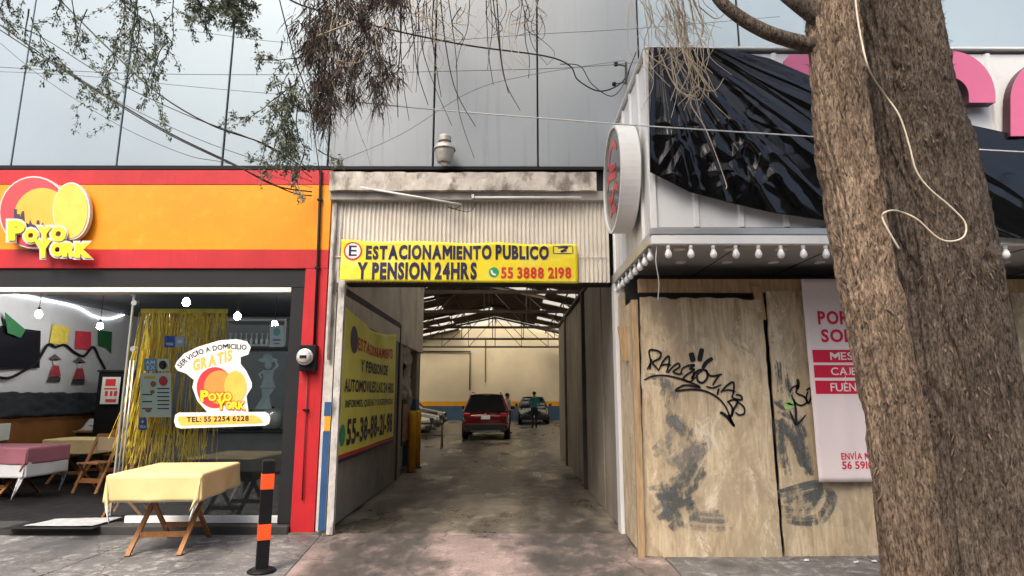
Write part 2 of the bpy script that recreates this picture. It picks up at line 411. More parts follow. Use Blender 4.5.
# ------------------------------------------------------------------ ground
g = MB(); g.add([(-400, -400, -.06), (400, -400, -.06), (400, 400, -.06), (-400, 400, -.06)], [(0, 1, 2, 3)])
struct(g.build('ground', mat('ground_dirt', (.10, .095, .09), .9)))
road = MB(); road.box(-60, 60, -14, 1.2, -.2, -.045); struct(road.build('road', mat('asphalt', (.06, .06, .062), .85, var=.2, vscale=6, bump=.3, bscale=60)))
kerb = MB(); kerb.box(-60, 60, 1.2, 1.4, -.2, .01); struct(kerb.build('kerb', M_CONC, bevel=.02))
def slab(parent, poly, m, top=0.0, name='paving_slab'):
    mb = MB(); mb.prism(poly, -.12, top, 'XY'); return mb.build(name, m, parent, bevel=.006, segs=1)
sw = struct(bpy.data.objects.new('sidewalk', None)); COL.objects.link(sw)
g1, g2 = .006, .006
# left of the driveway: big worn slabs; joints run slightly askew
xs_top = [-14, -9.2, -6.1, -4.18, -2.2]; xs_bot = [-14, -9.2, -6.6, -4.35, -1.55]
ys = [1.4, 3.9, 5.95, 7.52]
def xat(i, y):
    t = (y - 1.4) / (7.52 - 1.4); return xs_bot[i] + (xs_top[i] - xs_bot[i]) * t
for i in range(4):
    for j in range(3):
        y0, y1 = ys[j] + g1, ys[j + 1] - g1
        slab(sw, [(xat(i, y0) + g2, y0), (xat(i + 1, y0) - g2, y0), (xat(i + 1, y1) - g2, y1), (xat(i, y1) + g2, y1)], M_SIDEWALK, random.uniform(-.006, .004))
for i, (xa, xb) in enumerate(((1.55, 3.6), (3.6, 5.6), (5.6, 8.5), (8.5, 14))):
    for j in range(3):
        y0, y1 = ys[j] + g1, (ys[j + 1] if j < 2 else 7.6) - g1
        slab(sw, [(xa + g2, y0), (xb - g2, y0), (xb - g2, y1), (xa + g2, y1)], M_SIDEWALK, random.uniform(-.005, .003))
dw = struct(bpy.data.objects.new('driveway', None)); COL.objects.link(dw)
dys = [1.4, 4.6, 7.55]
for j in range(2):
    y0, y1 = dys[j] + .005, dys[j + 1] - .005
    slab(dw, [(xat(4, y0) + .006, y0), (1.54, y0), (1.54, y1), (xat(4, y1) + .006, y1)], M_DRIVE, .004 * j)
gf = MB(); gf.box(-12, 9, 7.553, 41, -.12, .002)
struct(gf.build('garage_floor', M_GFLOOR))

# ------------------------------------------------------------------ long panelled building above the shops
YP = 7.75
bld = thing('panelled_building', 'blue-grey metal panelled upper storey spanning above the shops', 'building', (0, YP, 4.5))
zb = Z(167, YP)
bw = MB()
bw.box(-10, 10, YP + .06, YP + .3, 3.02, 9.6)
bw.box(1.42, 10, YP + .06, YP + .3, 0, 3.02)
bw.build('backing_wall', M_DARK, bld)
j0 = P(12.6, 166, YP).x; pw = (P(538, 166, YP).x - j0) / 5
k = 0
base_panel = None
for i in range(-2, 11):
    x0 = j0 + i * pw
    mb = MB(); w_ = pw - .022
    mb.box(0, w_, 0, .04, 0, 9.5 - zb)
    if base_panel is None:
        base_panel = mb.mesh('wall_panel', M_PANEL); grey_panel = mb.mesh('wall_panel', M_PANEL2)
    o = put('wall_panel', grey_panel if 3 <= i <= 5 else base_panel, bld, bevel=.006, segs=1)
    o.location = Vector((x0 + .011, YP - .01 + random.uniform(-.003, .003), zb)) - Vector(bld.location)
    o.rotation_euler = (R(random.uniform(-.5, .5)), 0, R(random.uniform(-.4, .4)))
tr = MB(); tr.box(-10, P(330, 170, YP).x, YP - .06, YP + .05, zb - .06, zb - .008); tr.build('base_flashing', M_BLACK, bld)
tr = MB(); tr.box(P(330, 170, YP).x + .01, 1.4, YP - .04, YP + .05, zb - .05, zb - .008); tr.build('base_flashing', M_BLACK, bld)

# ------------------------------------------------------------------ restaurant shopfront
YF = 7.6
xl = -10.0
x_p0, x_p1 = P(298, 400, YF).x, P(321, 400, YF).x       # red pillar
z_top, z_o1, z_o0, z_rb, z_hd, z_tr = Z(170.5, YF), Z(185, YF), Z(250, YF), Z(268.5, YF), Z(287, YF), Z(292, YF)
shop = thing('restaurant_shopfront', 'restaurant shopfront with orange and red fascia and open doorway', 'shop', (-5, YF, 0))
def sbox(name, m, *a, bevel=.004, par=None):
    mb = MB(); mb.box(*a); return mb.build(name, m, par or shop, bevel=bevel, segs=1)
sbox('red_band', M_RED, xl, x_p1, YF, YF + .12, z_o1 + .001, z_top)
sbox('orange_fascia', M_ORANGE, xl, x_p1 - .002, YF + .004, YF + .12, z_o0 + .001, z_o1 - .001)
sbox('red_band', M_RED, xl, x_p1, YF, YF + .12, z_rb, z_o0 - .001)
sbox('red_pillar', M_RED, x_p0, x_p1 + .002, YF + .002, YF + .25, .0, z_rb - .002)
x_g0 = P(284, 400, YF).x
sbox('header_beam', M_FRAME, xl, x_p0 - .004, YF + .03, YF + .2, z_hd, z_rb - .004)
sbox('frame_post', M_FRAME, x_g0, x_p0 - .005, YF + .035, YF + .18, .09, z_hd - .002)
sbox('door_track', M_WHITE, xl, x_g0 - .002, YF + .02, YF + .2, z_tr, z_hd - .003)
sbox('threshold', mat('threshold_stone', (.045, .044, .042), .7, var=.2), xl, x_p0 - .004, YF - .06, YF + .26, -.1, .085, bevel=.01)
sbox('bottom_rail', M_WHITE, P(126, 525, YF + .12).x, x_g0 - .004, YF + .09, YF + .16, .088, .17)
XW = -9.2; ZC = 3.5; YB = 15.0; XS = -2.75
fl = MB(); fl.box(XW - .5, XS, YF + .262, YB, -.1, .08); fl.build('shop_floor', M_TILE, shop)
sbox('ceiling', M_DARK, XW - .3, XS, YF + .21, YB, ZC, ZC + .1)
sbox('side_wall', M_WALLG, XW - .2, XW, YF + .2, YB, .08, ZC)
sbox('back_wall', mat('back_wall_grey', (.20, .21, .22), .7), XW - .2, XS, YB, YB + .15, .08, ZC)
sbox('side_wall', M_WALLG, XS, XS + .1, YF + .26, YB, -.05, ZC)
sbox('front_wall', M_WALLG, XW - .2, XS, YF + .125, YF + .2, z_rb + .01, ZC)
# glass panel
xg_l = P(121, 430, YF + .12).x
gl = MB(); gl.box(xg_l, x_g0 - .01, YF + .12, YF + .13, .172, z_tr - .002)
glass = gl.build('glass_panel', M_GLASS, shop)
ed = MB(); ed.box(xg_l - .02, xg_l - .001, YF + .112, YF + .138, .172, z_tr - .004); ed.build('edge_trim', M_ALU, shop)
xm = P(225, 350, YF).x
hd = MB()
for dx in (0.055, 0.1):
    hd.tube([(xg_l + dx, YF + .09, Z(505, YF)), (xg_l + dx, YF + .09, Z(360, YF))], .011, 8)
hd.build('pull_handle', M_ALU, shop, smooth=True)
fx = MB()
for (px, py) in ((133, 293), (135, 303), (134, 349)): c = P(px, py, YF + .1); fx.lathe([(.0, -.01), (.035, -.01), (.035, .01), (0, .01)], c, 12, 'Y')
fx.build('glass_clamp', M_ALU, shop)

# ------------------------------------------------------------------ parking entrance
park = thing('parking_entrance', 'parking garage entrance with stained concrete lintel and corrugated fascia', 'garage', (-.4, YF, 0))
xa, xb = P(329, 185, 7.45).x, P(606, 185, 7.45).x
def pbox(name, m, *a, bevel=.006, par=None):
    mb = MB(); mb.box(*a); return mb.build(name, m, par or park, bevel=bevel, segs=1)
# chipped lintel, displaced along its edges
def lintel():
    mb = MB(); z0, z1 = Z(190, 7.45), Z(172, 7.45); nx, prof = 150, 8
    ring = [(7.45, z0), (7.45, z0 + (z1 - z0) * .33), (7.45, z0 + (z1 - z0) * .66), (7.45, z1), (7.68, z1), (7.68, z0)]
    n = len(ring); vs = []
    for i in range(nx + 1):
        x = xa + (xb - .12 - xa) * i / nx
        for (y, z) in ring:
            q = noise.fractal(Vector((x * 4, y * 3, z * 6)), 1, 2, 4)
            q2 = min(0, noise.noise(Vector((x * 3.1, 4, z * 2))) + .25)
            vs.append((x, y + (abs(q) * .02 - q2 * .05 if y < 7.5 else 0), z + q * .012))
    fs = [(i * n + k, i * n + (k + 1) % n, (i + 1) * n + (k + 1) % n, (i + 1) * n + k) for i in range(nx) for k in range(n)]
    fs += [tuple(range(n)), tuple(range(nx * n, nx * n + n))[::-1]]
    mb.add(vs, fs); return mb
lintel().build('lintel', M_CONC, park)
pbox('lintel_band', mat('lintel_band', (.36, .34, .31), .8, var=.15, layers=[((.15, .14, .12), 4, (1, 1, .5), .5, .7, .6)]), xa, xb, 7.52, 7.66, Z(199.5, 7.5), Z(190, 7.5) - .004)
# corrugated fascia: three overlapping sheets
zf0, zf1 = Z(282.5, 7.62), Z(200, 7.62)
fx0, fx1 = P(332, 240, 7.62).x, P(607, 240, 7.62).x
pitch = .054
for s in range(3):
    a = fx0 + (fx1 - fx0) * s / 3; b = fx0 + (fx1 - fx0) * (s + 1) / 3 + .02
    n = int((b - a) / pitch * 6)
    mb = MB()
    mb.grid(lambda u, v: (a + (b - a) * u, 7.62 - s * .0022 + .014 * math.cos(2 * math.pi * (a + (b - a) * u) / pitch) + .012 * noise.noise(Vector((u * 2 + s, v * 2, 1))) * (1 - v), zf0 + (zf1 - zf0) * v), n, 6)
    mb.build('corrugated_sheet', M_CORR, park, smooth=True)
mb = MB(); mb.bar((fx0, 7.6, Z(257, 7.6)), (fx1, 7.6, Z(257, 7.6)), .008, .012); mb.build('sheet_batten', M_CORR, park)
mb = MB(); mb.bar((fx0, 7.68, zf0 + .02), (fx1, 7.68, zf0 + .02), .05, .05); mb.build('lower_angle', M_STEEL, park)
# passage walls
XL, XR = -2.14, 1.33
pbox('upper_wall', mat('upper_wall_plaster', (.68, .60, .48), .85, var=.15, vscale=1.5, layers=[((.25, .2, .15), 2, (1, 1, .4), .5, .72, .6)]), XL - .2, XL, 7.9, 15.0, 2.6, 5.6)
pbox('left_rear_wall', M_RWALL, XL - .16, XL - .012, 11.95, 12.35, 0, 2.6)
# right wall: segmented sheets and posts
y = 7.72
while y < 16.6:
    w = random.choice((1.5, 1.9, 1.2))
    pbox('wall_sheet', M_RWALL, XR + random.uniform(.0, .03), XR + .12, y, min(y + w - .012, 16.8), .01, 3.42)
    y += w
pbox('wall_post', M_STEEL, XR - .05, XR + .02, 10.9, 11.0, .01, 3.44)
pbox('wall_post', M_STEEL, XR - .05, XR + .02, 14.4, 14.5, .01, 3.44)
pbox('wall_coping', M_STEEL, XR - .03, XR + .16, 7.82, 16.8, 3.43, 3.5)
pbox('white_jamb', M_WHITE, P(617, 400, 7.55).x, P(629, 400, 7.55).x, 7.5, 7.72, -.01, 3.0)
# pilaster between restaurant and gate: peeling white above, blue with a yellow band below
xq0, xq1 = x_p1 + .01, P(334, 400, YF).x
pbox('pilaster', M_OLDWHITE, xq0, xq1, YF + .01, YF + .3, 0, Z(199, YF), bevel=.012)
q0, q1, q2, q3 = Z(402, YF), Z(416, YF), Z(431, YF), .02
xh = P(324, 420, YF).x
pbox('painted_band', M_BLUE, xh, xq1 - .004, YF - .004, YF + .02, q1, q0, bevel=.002)
pbox('painted_band', M_YELLOWP, xh + .01, xq1 - .004, YF - .003, YF + .02, q2, q1 - .001, bevel=.002)
pbox('painted_band', M_BLUE, xh, xq1 - .004, YF - .004, YF + .02, q3, q2 - .001, bevel=.002)
mb = MB(); mb.tube([(xq0 + .06, YF - .03, Z(175, YF)), (xq0 + .05, YF - .03, Z(260, YF)), (xq0 + .07, YF - .03, Z(360, YF))], .022, 8)
mb.build('drain_pipe', M_OLDWHITE, park, smooth=True)
# hall
pbox('rear_wall', M_CREAMW, -11, 8.5, 40, 40.3, Z(401.5, 40), 6.3)
pbox('orange_stripe', M_YELLOWP, -11, 8.5, 39.98, 40.3, Z(406, 40), Z(401.5, 40) - .004, bevel=0)
pbox('blue_dado', mat('blue_dado', (.05, .11, .20), .6, var=.15), -11, 8.5, 39.99, 40.3, 0, Z(406, 40) - .004, bevel=0)
pbox('hall_side_wall', M_CREAMW, -11, -10.8, 15.46, 40, 0, 5)
pbox('hall_side_wall', M_CREAMW, 8.3, 8.5, 8.1, 40, 0, 5)
pbox('hall_front_wall', M_RWALL, 1.6, 8.5, 16.82, 17, 0, 3.4)
pbox('hall_front_wall', M_RWALL, -11, XL - .45, 15.3, 15.45, 0, 6)
pbox('side_store_wall', M_RWALL, -2.6, -2.45, 12.3, 15.29, 0, 4)
RX, RZ, EZ = -.9, 6.35, 4.25
def roof_z(x): return RZ - (RZ - EZ) * abs(x - RX) / 9.6
ny = 32; y0r, y1r = 7.95, 40.0; dy = (y1r - y0r) / ny
def is_sky(col, j):      # translucent sheets: col counts outwards from the ridge, right positive, left negative
    if j >= 29 and col in (1, -1): return True
    if j < 11 and col in (1, -1, -2): return j % 2 == 0 or col == -1 and j < 7  # unseen front bays: extra skylights added to brighten the passage
    return {1: j in (17, 6, 3), -1: j in (7, 8, 25, 2, 4), 2: j % 3 == 1 and j > 9, -2: j % 3 == 0 and j > 3, 3: j % 2 == 0, -3: j % 2 == 0, 4: j % 3 == 0, -4: j % 3 == 0}[col]  # outer columns, out of view, are extra skylights added to light the hall
meshes = {}
for side in (1, -1):
    for k in range(4):
        for j in range(ny):
            col = side * (k + 1)
            xa_ = RX + 2.4 * k if side > 0 else RX - 2.4 * (k + 1)
            key = (side, is_sky(col, j))
            if key not in meshes:
                mb = MB(); s = (EZ - RZ) / 9.6 * side
                mb.grid(lambda u, v: (2.4 * u, dy * v, s * 2.4 * u + .03 * math.cos(2 * math.pi * v * 5)), 1, 20)
                meshes[key] = mb.mesh('roof_sheet', M_SKYL if key[1] else M_ROOF)
            o = bpy.data.objects.new('skylight' if key[1] else 'roof_sheet', meshes[key]); COL.objects.link(o); o.parent = park
            o.location = Vector((xa_, y0r + dy * j, roof_z(xa_))) - Vector(park.location)
pbox('purlin', M_STEEL, -10.5, 8.6, 12.2, 12.26, 4.15, 4.25)
for yy in (13.2, 16.9, 21, 26, 31.5, 36.8):
    mb = MB(); tz = 4.45
    mb.bar((-10.5, yy, tz), (8.7, yy, tz), .07, .10)
    for sgn in (-1, 1):
        mb.bar((RX, yy, RZ - .12), (RX + sgn * 9.4, yy, EZ - .08), .07, .10)
        for q in range(1, 6):
            xx = RX + sgn * q * 1.6
            mb.bar((xx, yy, tz), (xx, yy, roof_z(xx) - .15), .035)
            mb.bar((xx, yy, tz), (xx - sgn * 1.6, yy, roof_z(xx - sgn * 1.6) - .15), .035)
    mb.bar((RX, yy, tz), (RX, yy, RZ - .15), .045)
    mb.build('roof_truss', M_STEEL, park)
for q in range(-5, 6):
    xx = RX + q * 1.6
    mb = MB(); mb.bar((xx, 12.5, roof_z(xx) - .07), (xx, 39.9, roof_z(xx) - .07), .05, .06); mb.build('purlin', M_STEEL, park)
mb = MB(); mb.tube([(-6.5, 39.9, 4.4), (-2.6, 39.9, 4.4), (-2.6, 39.9, 1.9)], .05, 6); mb.tube([(-1.6, 39.92, 5.2), (-1.6, 39.92, 2.4)], .03, 6)
mb.build('wall_conduit', M_STEEL, park)
# fixtures below the lintel
t1 = thing('dangling_tube_light', 'thin white tube light hanging askew below the concrete lintel, left one', 'lamp', P(410, 196, 7.42))
mb = MB(); mb.tube([P(361, 187.5, 7.46), P(461, 204.5, 7.5)], .014, 8); mb.build('tube', M_WHITE, t1, smooth=True)
mb = MB(); mb.tube(bez([P(461, 204.5, 7.5), P(455, 209, 7.5), P(448, 207, 7.5), P(468, 212, 7.5), P(476, 204, 7.5)], 5), .005, 5); mb.build('loose_wire', M_BLACK, t1)
t2 = thing('tube_light', 'straight white tube light fixed flat under the concrete lintel, right one', 'lamp', P(530, 197, 7.5))
mb = MB(); mb.tube([P(474, 197.5, 7.49), P(581, 197.5, 7.49)], .014, 8); mb.build('tube', M_WHITE, t2, smooth=True)
mb = MB(); mb.box(P(474, 196, 7.5).x - .03, P(474, 196, 7.5).x, 7.47, 7.52, Z(199, 7.5), Z(195, 7.5)); mb.build('end_cap', M_ALU, t2)

# unseen building added across the street to keep bright horizon sky out of reflections
op = thing('added_facing_building', 'plain brown building added unseen behind the viewer to darken reflections in the glass', 'building', (0, -15, 0))
mb = MB(); mb.box(-32, 32, -20, -15, -.05, 9.5); mb.build('wall', mat('facing_wall', (.24, .20, .165), .8, var=.2, vscale=.6), op)
mb = MB(); mb.box(-32.2, 32.2, -20.2, -14.8, 9.502, 9.8); mb.build('parapet', M_CONC, op)
for r_ in range(3):
    for k in range(11):
        mb = MB(); mb.box(-29 + k * 5.6, -26.2 + k * 5.6, -15.06, -15.002, .9 + r_ * 3, 2.6 + r_ * 3); w_ = mb.build('window', M_FRAME, op)
        mb = MB(); mb.box(-28.9 + k * 5.6, -26.3 + k * 5.6, -15.08, -15.062, 1.0 + r_ * 3, 2.5 + r_ * 3); mb.build('pane', mat('facing_pane', (.04, .05, .06), .1, var=0), w_)

# unseen tree added behind the camera to darken reflections in plastic sheet and panels
ft = thing('added_facing_tree', 'leafy tree added unseen behind the viewer to darken reflections in the panels', 'tree', (4.5, -7, 0))
mb = MB(); mb.tube([(4.5, -7, -.05), (4.4, -7, 2.5), (4.6, -6.9, 5), (4.5, -7, 8)], [.35, .28, .22, .08], 10); mb.build('trunk', M_TIMBER, ft, smooth=True)
mb = MB(); rq = random.Random(4)
for _ in range(240):
    c = Vector((rq.gauss(4.2, 2.3), rq.gauss(-7, 1.5), rq.gauss(8.6, 1.7)))
    for _k in range(26):
        p = c + Vector((rq.gauss(0, .35), rq.gauss(0, .35), rq.gauss(0, .3))); u = Vector((rq.gauss(0, 1), rq.gauss(0, 1), rq.gauss(0, 1))).normalized(); w = u.cross(Vector((rq.gauss(0, 1), rq.gauss(0, 1), rq.gauss(0, 1)))).normalized()
        mb.add([p - u * .12, p + w * .05, p + u * .12, p - w * .05], [(0, 1, 2, 3)])
stuff(mb.build('crown', mat('facing_leaf', (.05, .075, .03), .7, var=.3), ft))
# ------------------------------------------------------------------ white marquee over the boarded shop
MX, MY, MZ0, MZ1, MXR = 1.31, 5.47, 3.0, 4.93, 8.2
mq = thing('shop_marquee', 'white ribbed metal marquee box projecting over the boarded-up shop', 'marquee', (4, 6.5, 3))
def mbox(name, m, *a, bevel=.006, par=None):
    mb = MB(); mb.box(*a); return mb.build(name, m, par or mq, bevel=bevel, segs=1)
def ribbed(length, z0, z1, pitch=.42):
    """flat sheet with raised trapezoid ribs, along local x"""
    prof = []
    x = 0
    while x < length - .001:
        for dx, d in ((0, 0), (pitch - .07, 0), (pitch - .055, .022), (pitch - .02, .022), (pitch - .005, 0)):
            if x + dx <= length: prof.append((x + dx, d))
        x += pitch
    prof.append((length, 0))
    return prof
pr = ribbed(MXR - MX - .05, 0, 0)
mb = MB()
for (x, d) in pr: mb.v += [(MX + .05 + x, MY - d + .03, MZ0 + .14), (MX + .05 + x, MY - d + .03, MZ1 - .03)]
for i in range(len(pr) - 1): mb.f.append((2 * i, 2 * i + 2, 2 * i + 3, 2 * i + 1))
mb.build('front_cladding', M_MWHITE, mq)
pr = ribbed(YP - MY - .05, 0, 0)
mb = MB()
for (x, d) in pr: mb.v += [(MX - d + .03, MY + .05 + x, MZ0 + .1), (MX - d + .03, MY + .05 + x, MZ1 - .03)]
for i in range(len(pr) - 1): mb.f.append((2 * i, 2 * i + 1, 2 * i + 3, 2 * i + 2))
mb.build('side_cladding', M_MWHITE, mq)
mbox('corner_trim', M_MWHITE, MX - .005, MX + .06, MY - .005, MY + .05, MZ0 + .12, MZ1)
mbox('bottom_trim', M_ALU, MX - .01, MXR, MY - .02, MY + .05, MZ0 + .06, MZ0 + .125)
mbox('bottom_trim', M_MWHITE, MX - .004, MXR, MY - .012, MY + .05, MZ0 - .03, MZ0 + .057)
mbox('bottom_trim', M_ALU, MX - .012, MX + .05, MY + .055, YP - .06, MZ0 - .02, MZ0 + .1)
mbox('top_cap', M_MWHITE, MX - .01, MXR, MY - .012, YP - .05, MZ1 + .002, MZ1 + .03)
mbox('soffit', M_SOFFIT, MX + .055, MXR, MY + .055, YP, MZ0 + .02, MZ0 + .04, bevel=0)
for k in range(7):
    mbox('soffit_joint', M_BLACK, MX + .9 + k * .95, MX + .905 + k * .95, MY + .06, YP - .05, MZ0 + .012, MZ0 + .018, bevel=0)
dl = None
for row, yy in enumerate((MY + .35, MY + .95)):
    for k in range(13):
        if dl is None:
            mb = MB(); mb.lathe([(.0, -.002), (.055, -.002), (.055, .012), (.04, .015), (0, .015)], (0, 0, 0), 16)
            dl = mb.mesh('downlight', mat('downlight_white', (.75, .74, .7), .4))
        o = bpy.data.objects.new('downlight', dl); COL.objects.link(o); o.parent = mq
        o.location = Vector((MX + .35 + k * .5 + row * .18, yy, MZ0 + .003)) - Vector(mq.location)
# bulbs
def bulb_proto(label, group):
    t = thing('light_bulb', label, 'light bulb', (0, 0, 0), group, local=True)
    mb = MB(); mb.lathe([(.012, .0), (.019, 0), (.019, -.035), (.014, -.04)], (0, 0, 0), 10); mb.build('socket', M_WHITE, t, smooth=True)
    mb = MB(); mb.lathe([(.012, -.036), (.016, -.045), (.026, -.065), (.033, -.088), (.033, -.1), (.026, -.118), (.013, -.128), (.002, -.130)], (0, 0, 0), 12)
    mb.build('globe', mat('bulb_glass', (.82, .82, .8), .22, var=0, coat=.3), t, smooth=True)
    return t
b0 = bulb_proto('unlit white light bulb in the row along the front edge of the marquee', 'bulbs along the marquee front')
n = 0; x = P(668, 250, 5.5).x
while x < 5.2:
    o = b0 if n == 0 else copy_tree(b0)
    o.location = (x, MY + .02, MZ0 - .03); x += .2085; n += 1
b1 = bulb_proto('unlit white light bulb in the row along the side edge of the marquee', 'bulbs along the marquee side')
for k in range(9):
    o = b1 if k == 0 else copy_tree(b1)
    o.location = (MX + .02, MY + .17 + .235 * k, MZ0 - .02)
# round lightbox on the side
rs = thing('round_sign', 'round drum sign with white rim and grey and red face on the marquee side', 'sign', (1.2, 6.1, 3.25))
cy, cz, rr = 6.27, 3.88, .575
mb = MB(); mb.lathe([(rr - .03, 1.09), (rr, 1.09), (rr, 1.29), (rr - .03, 1.29)], (0, cy, cz), 56, 'X', cap=False)
mb.lathe([(rr - .03, 1.09), (rr - .03, 1.29)], (0, cy, cz), 56, 'X', cap=False); mb.build('rim', M_MWHITE, rs, smooth=False, bevel=.004)
mb = MB(); mb.lathe([(0, 1.108), (rr - .032, 1.108), (rr - .032, 1.118), (0, 1.118)], (0, cy, cz), 56, 'X')
mb.build('face', mat('grey_acrylic', (.16, .16, .155), .15, var=.1), rs)
mr = mat('sign_red', (.65, .06, .07), .3, var=.1)
def ribbon(pts, w, to3, m, name, parent, n=6):
    """flat painted stroke through 2D points; to3 maps 2D to the surface"""
    q = bez([Vector((p[0], p[1], 0)) for p in pts], n); mb = MB(); L = len(q)
    for i, p in enumerate(q):
        d = q[min(i + 1, L - 1)] - q[max(i - 1, 0)]
        d = d.normalized() if d.length > 1e-9 else Vector((1, 0, 0))
        nn = Vector((-d.y, d.x, 0)); ww = w * (.55 + .45 * min(1, 3 * min(i, L - 1 - i) / max(1, L - 1) + .35)) / 2
        for s in (-1, 1):
            a = p + nn * (s * ww); mb.v.append(tuple(to3(a.x, a.y)))
    mb.f = [(2 * i, 2 * i + 1, 2 * i + 3, 2 * i + 2) for i in range(L - 1)]
    me = bpy.data.meshes.new(name); me.from_pydata(mb.v, [], mb.f); me.materials.append(m)
    return put(name, me, parent)
to = lambda a, b: (1.104, cy + a, cz + b)
for pts in ([(-.28, .25), (-.1, .38), (.1, .36), (.2, .25), (.05, .15), (-.2, .1)], [(-.2, -.02), (0, .05), (.25, .1), (.35, 0)], [(-.3, -.2), (-.1, -.1), (.1, -.2), (.3, -.12)], [(-.15, -.38), (.05, -.3), (.2, -.36)]):
    ribbon(pts, .08, to, mr, 'red_script', rs)
# black plastic sheet over the front
M_TARP = mat('black_plastic', (.004, .004, .004), .15, var=.2, spec=.42, rvar=.05)
def tarp():
    top = [(648, 47), (690, 47), (724, 48), (770, 58), (830, 84), (900, 105), (966, 123), (1030, 137), (1120, 160)]
    bot = [(650, 172), (690, 192), (724, 201), (770, 212), (830, 221), (900, 229), (966, 234), (1030, 239), (1120, 245)]
    def ev(L, u):
        k = min(int(u * (len(L) - 1)), len(L) - 2); f = u * (len(L) - 1) - k
        return (L[k][0] * (1 - f) + L[k + 1][0] * f, L[k][1] * (1 - f) + L[k + 1][1] * f)
    mb = MB()
    def fn(u, v):
        a, b = ev(top, u), ev(bot, u)
        x, y = a[0] * (1 - v) + b[0] * v, a[1] * (1 - v) + b[1] * v
        # long taut creases fan out from the top left corner; the lower left is crumpled
        dx, dy_ = x - 655, y - 20
        th = math.atan2(dy_, dx); r = math.hypot(dx, dy_)
        w = noise.fractal(Vector((th * 1.5, r * .0035, 3)), 1, 2, 3)
        s1 = th * 27 + w * 1.6; s2 = th * 61 + w * 2.8 + 1
        k1 = 1 - 2 * abs((s1 / math.pi) % 2 - 1); k2 = 1 - 2 * abs((s2 / math.pi) % 2 - 1)
        fade = .3 + .7 * max(0, min(1, noise.noise(Vector((th * 5, r * .008, 2))) + .5))
        d = (.010 + .026 * min(1, r / 200)) * (k1 + .5 * k2) * fade * (1 - .8 * v ** 6)
        for q_, (t0, hw_, hh) in enumerate(((.16, .012, .020), (.26, .016, .026), (.34, .010, .016), (.43, .018, .028), (.55, .014, .022), (.66, .02, .03), (.83, .016, .022), (1.0, .022, .028), (1.2, .03, .03), (1.42, .03, .03))):
            tt = th - t0 - .05 * noise.noise(Vector((r * .008, q_ * 3.7, 0)))
            d -= hh * min(1, r / 120) * math.exp(-abs(tt) / hw_)
        cv_ = noise.voronoi(Vector((x * .04, y * .04 + .3 * w, 1.7)))[0]
        blob = 1.0 * math.exp(-(((x - 742) / 34) ** 2 + ((y - 160) / 44) ** 2)) + 1.0 * math.exp(-(((x - 678) / 22) ** 2 + ((y - 150) / 34) ** 2)) + .12
        d += (cv_[1] - cv_[0] - .3) * .075 * blob
        sag = .05 * math.sin(math.pi * v)
        base = MY - .065 - sag - abs(d) * .4 + d * .6
        return P(x, y, min(base, MY - .035))
    mb.grid(fn, 340, 130)
    return mb
tp = tarp().build('plastic_sheet', M_TARP, None, smooth=True, thick=.003)
tag(tp, 'creased black plastic sheet draped over the front of the white marquee', 'tarp')
# pink channel letters: arches partly under the sheet
M_PINK = mat('pink_acrylic', (.72, .16, .30), .3, var=.04, coat=.2)
M_PINKD = mat('letter_return', (.06, .02, .03), .4)
def arch_letter(label, cx, cyy, ro, ri, legs, ang0=0, ang1=180):
    t = thing('sign_letter', label, 'letter', P(cx, cyy + legs, MY - .1), 'pink letters on the marquee')
    out = [(cx + ro * math.cos(R(a)), cyy - ro * 1.0 * math.sin(R(a))) for a in range(ang0, ang1 + 1, 8)]
    inn = [(cx + ri * math.cos(R(a)), cyy - ri * math.sin(R(a))) for a in range(ang0, ang1 + 1, 8)][::-1]
    poly = [(cx + ro, cyy + legs)] + out + [(cx - ro, cyy + legs), (cx - ri, cyy + legs)] + inn + [(cx + ri, cyy + legs)]
    p = poly_px(poly, MY)
    mb = MB(); mb.prism(p, MY - .10, MY - .012); mb.build('letter_return', M_PINKD, t)
    mb = MB(); mb.prism(p, MY - .106, MY - .1015); mb.build('letter_face', M_PINK, t)
arch_letter('pink arched letter right of the big trunk on the marquee', 943, 101, 45, 19, 6)
arch_letter('pink rounded letter at the right edge of the photo on the marquee', 1046, 104, 43, 15, 36)
t = thing('sign_letter', 'pink letter mostly hidden behind black sheet left of the trunk', 'letter', P(810, 90, MY - .05), 'pink letters on the marquee')
pp = poly_px([(783, 62), (788, 56), (840, 56), (846, 64), (846, 120), (783, 120)], MY)
mb = MB(); mb.prism(pp, MY - .03, MY - .01); mb.build('letter_return', M_PINKD, t)
mb = MB(); mb.prism(pp, MY - .034, MY - .0305); mb.build('letter_face', M_PINK, t)

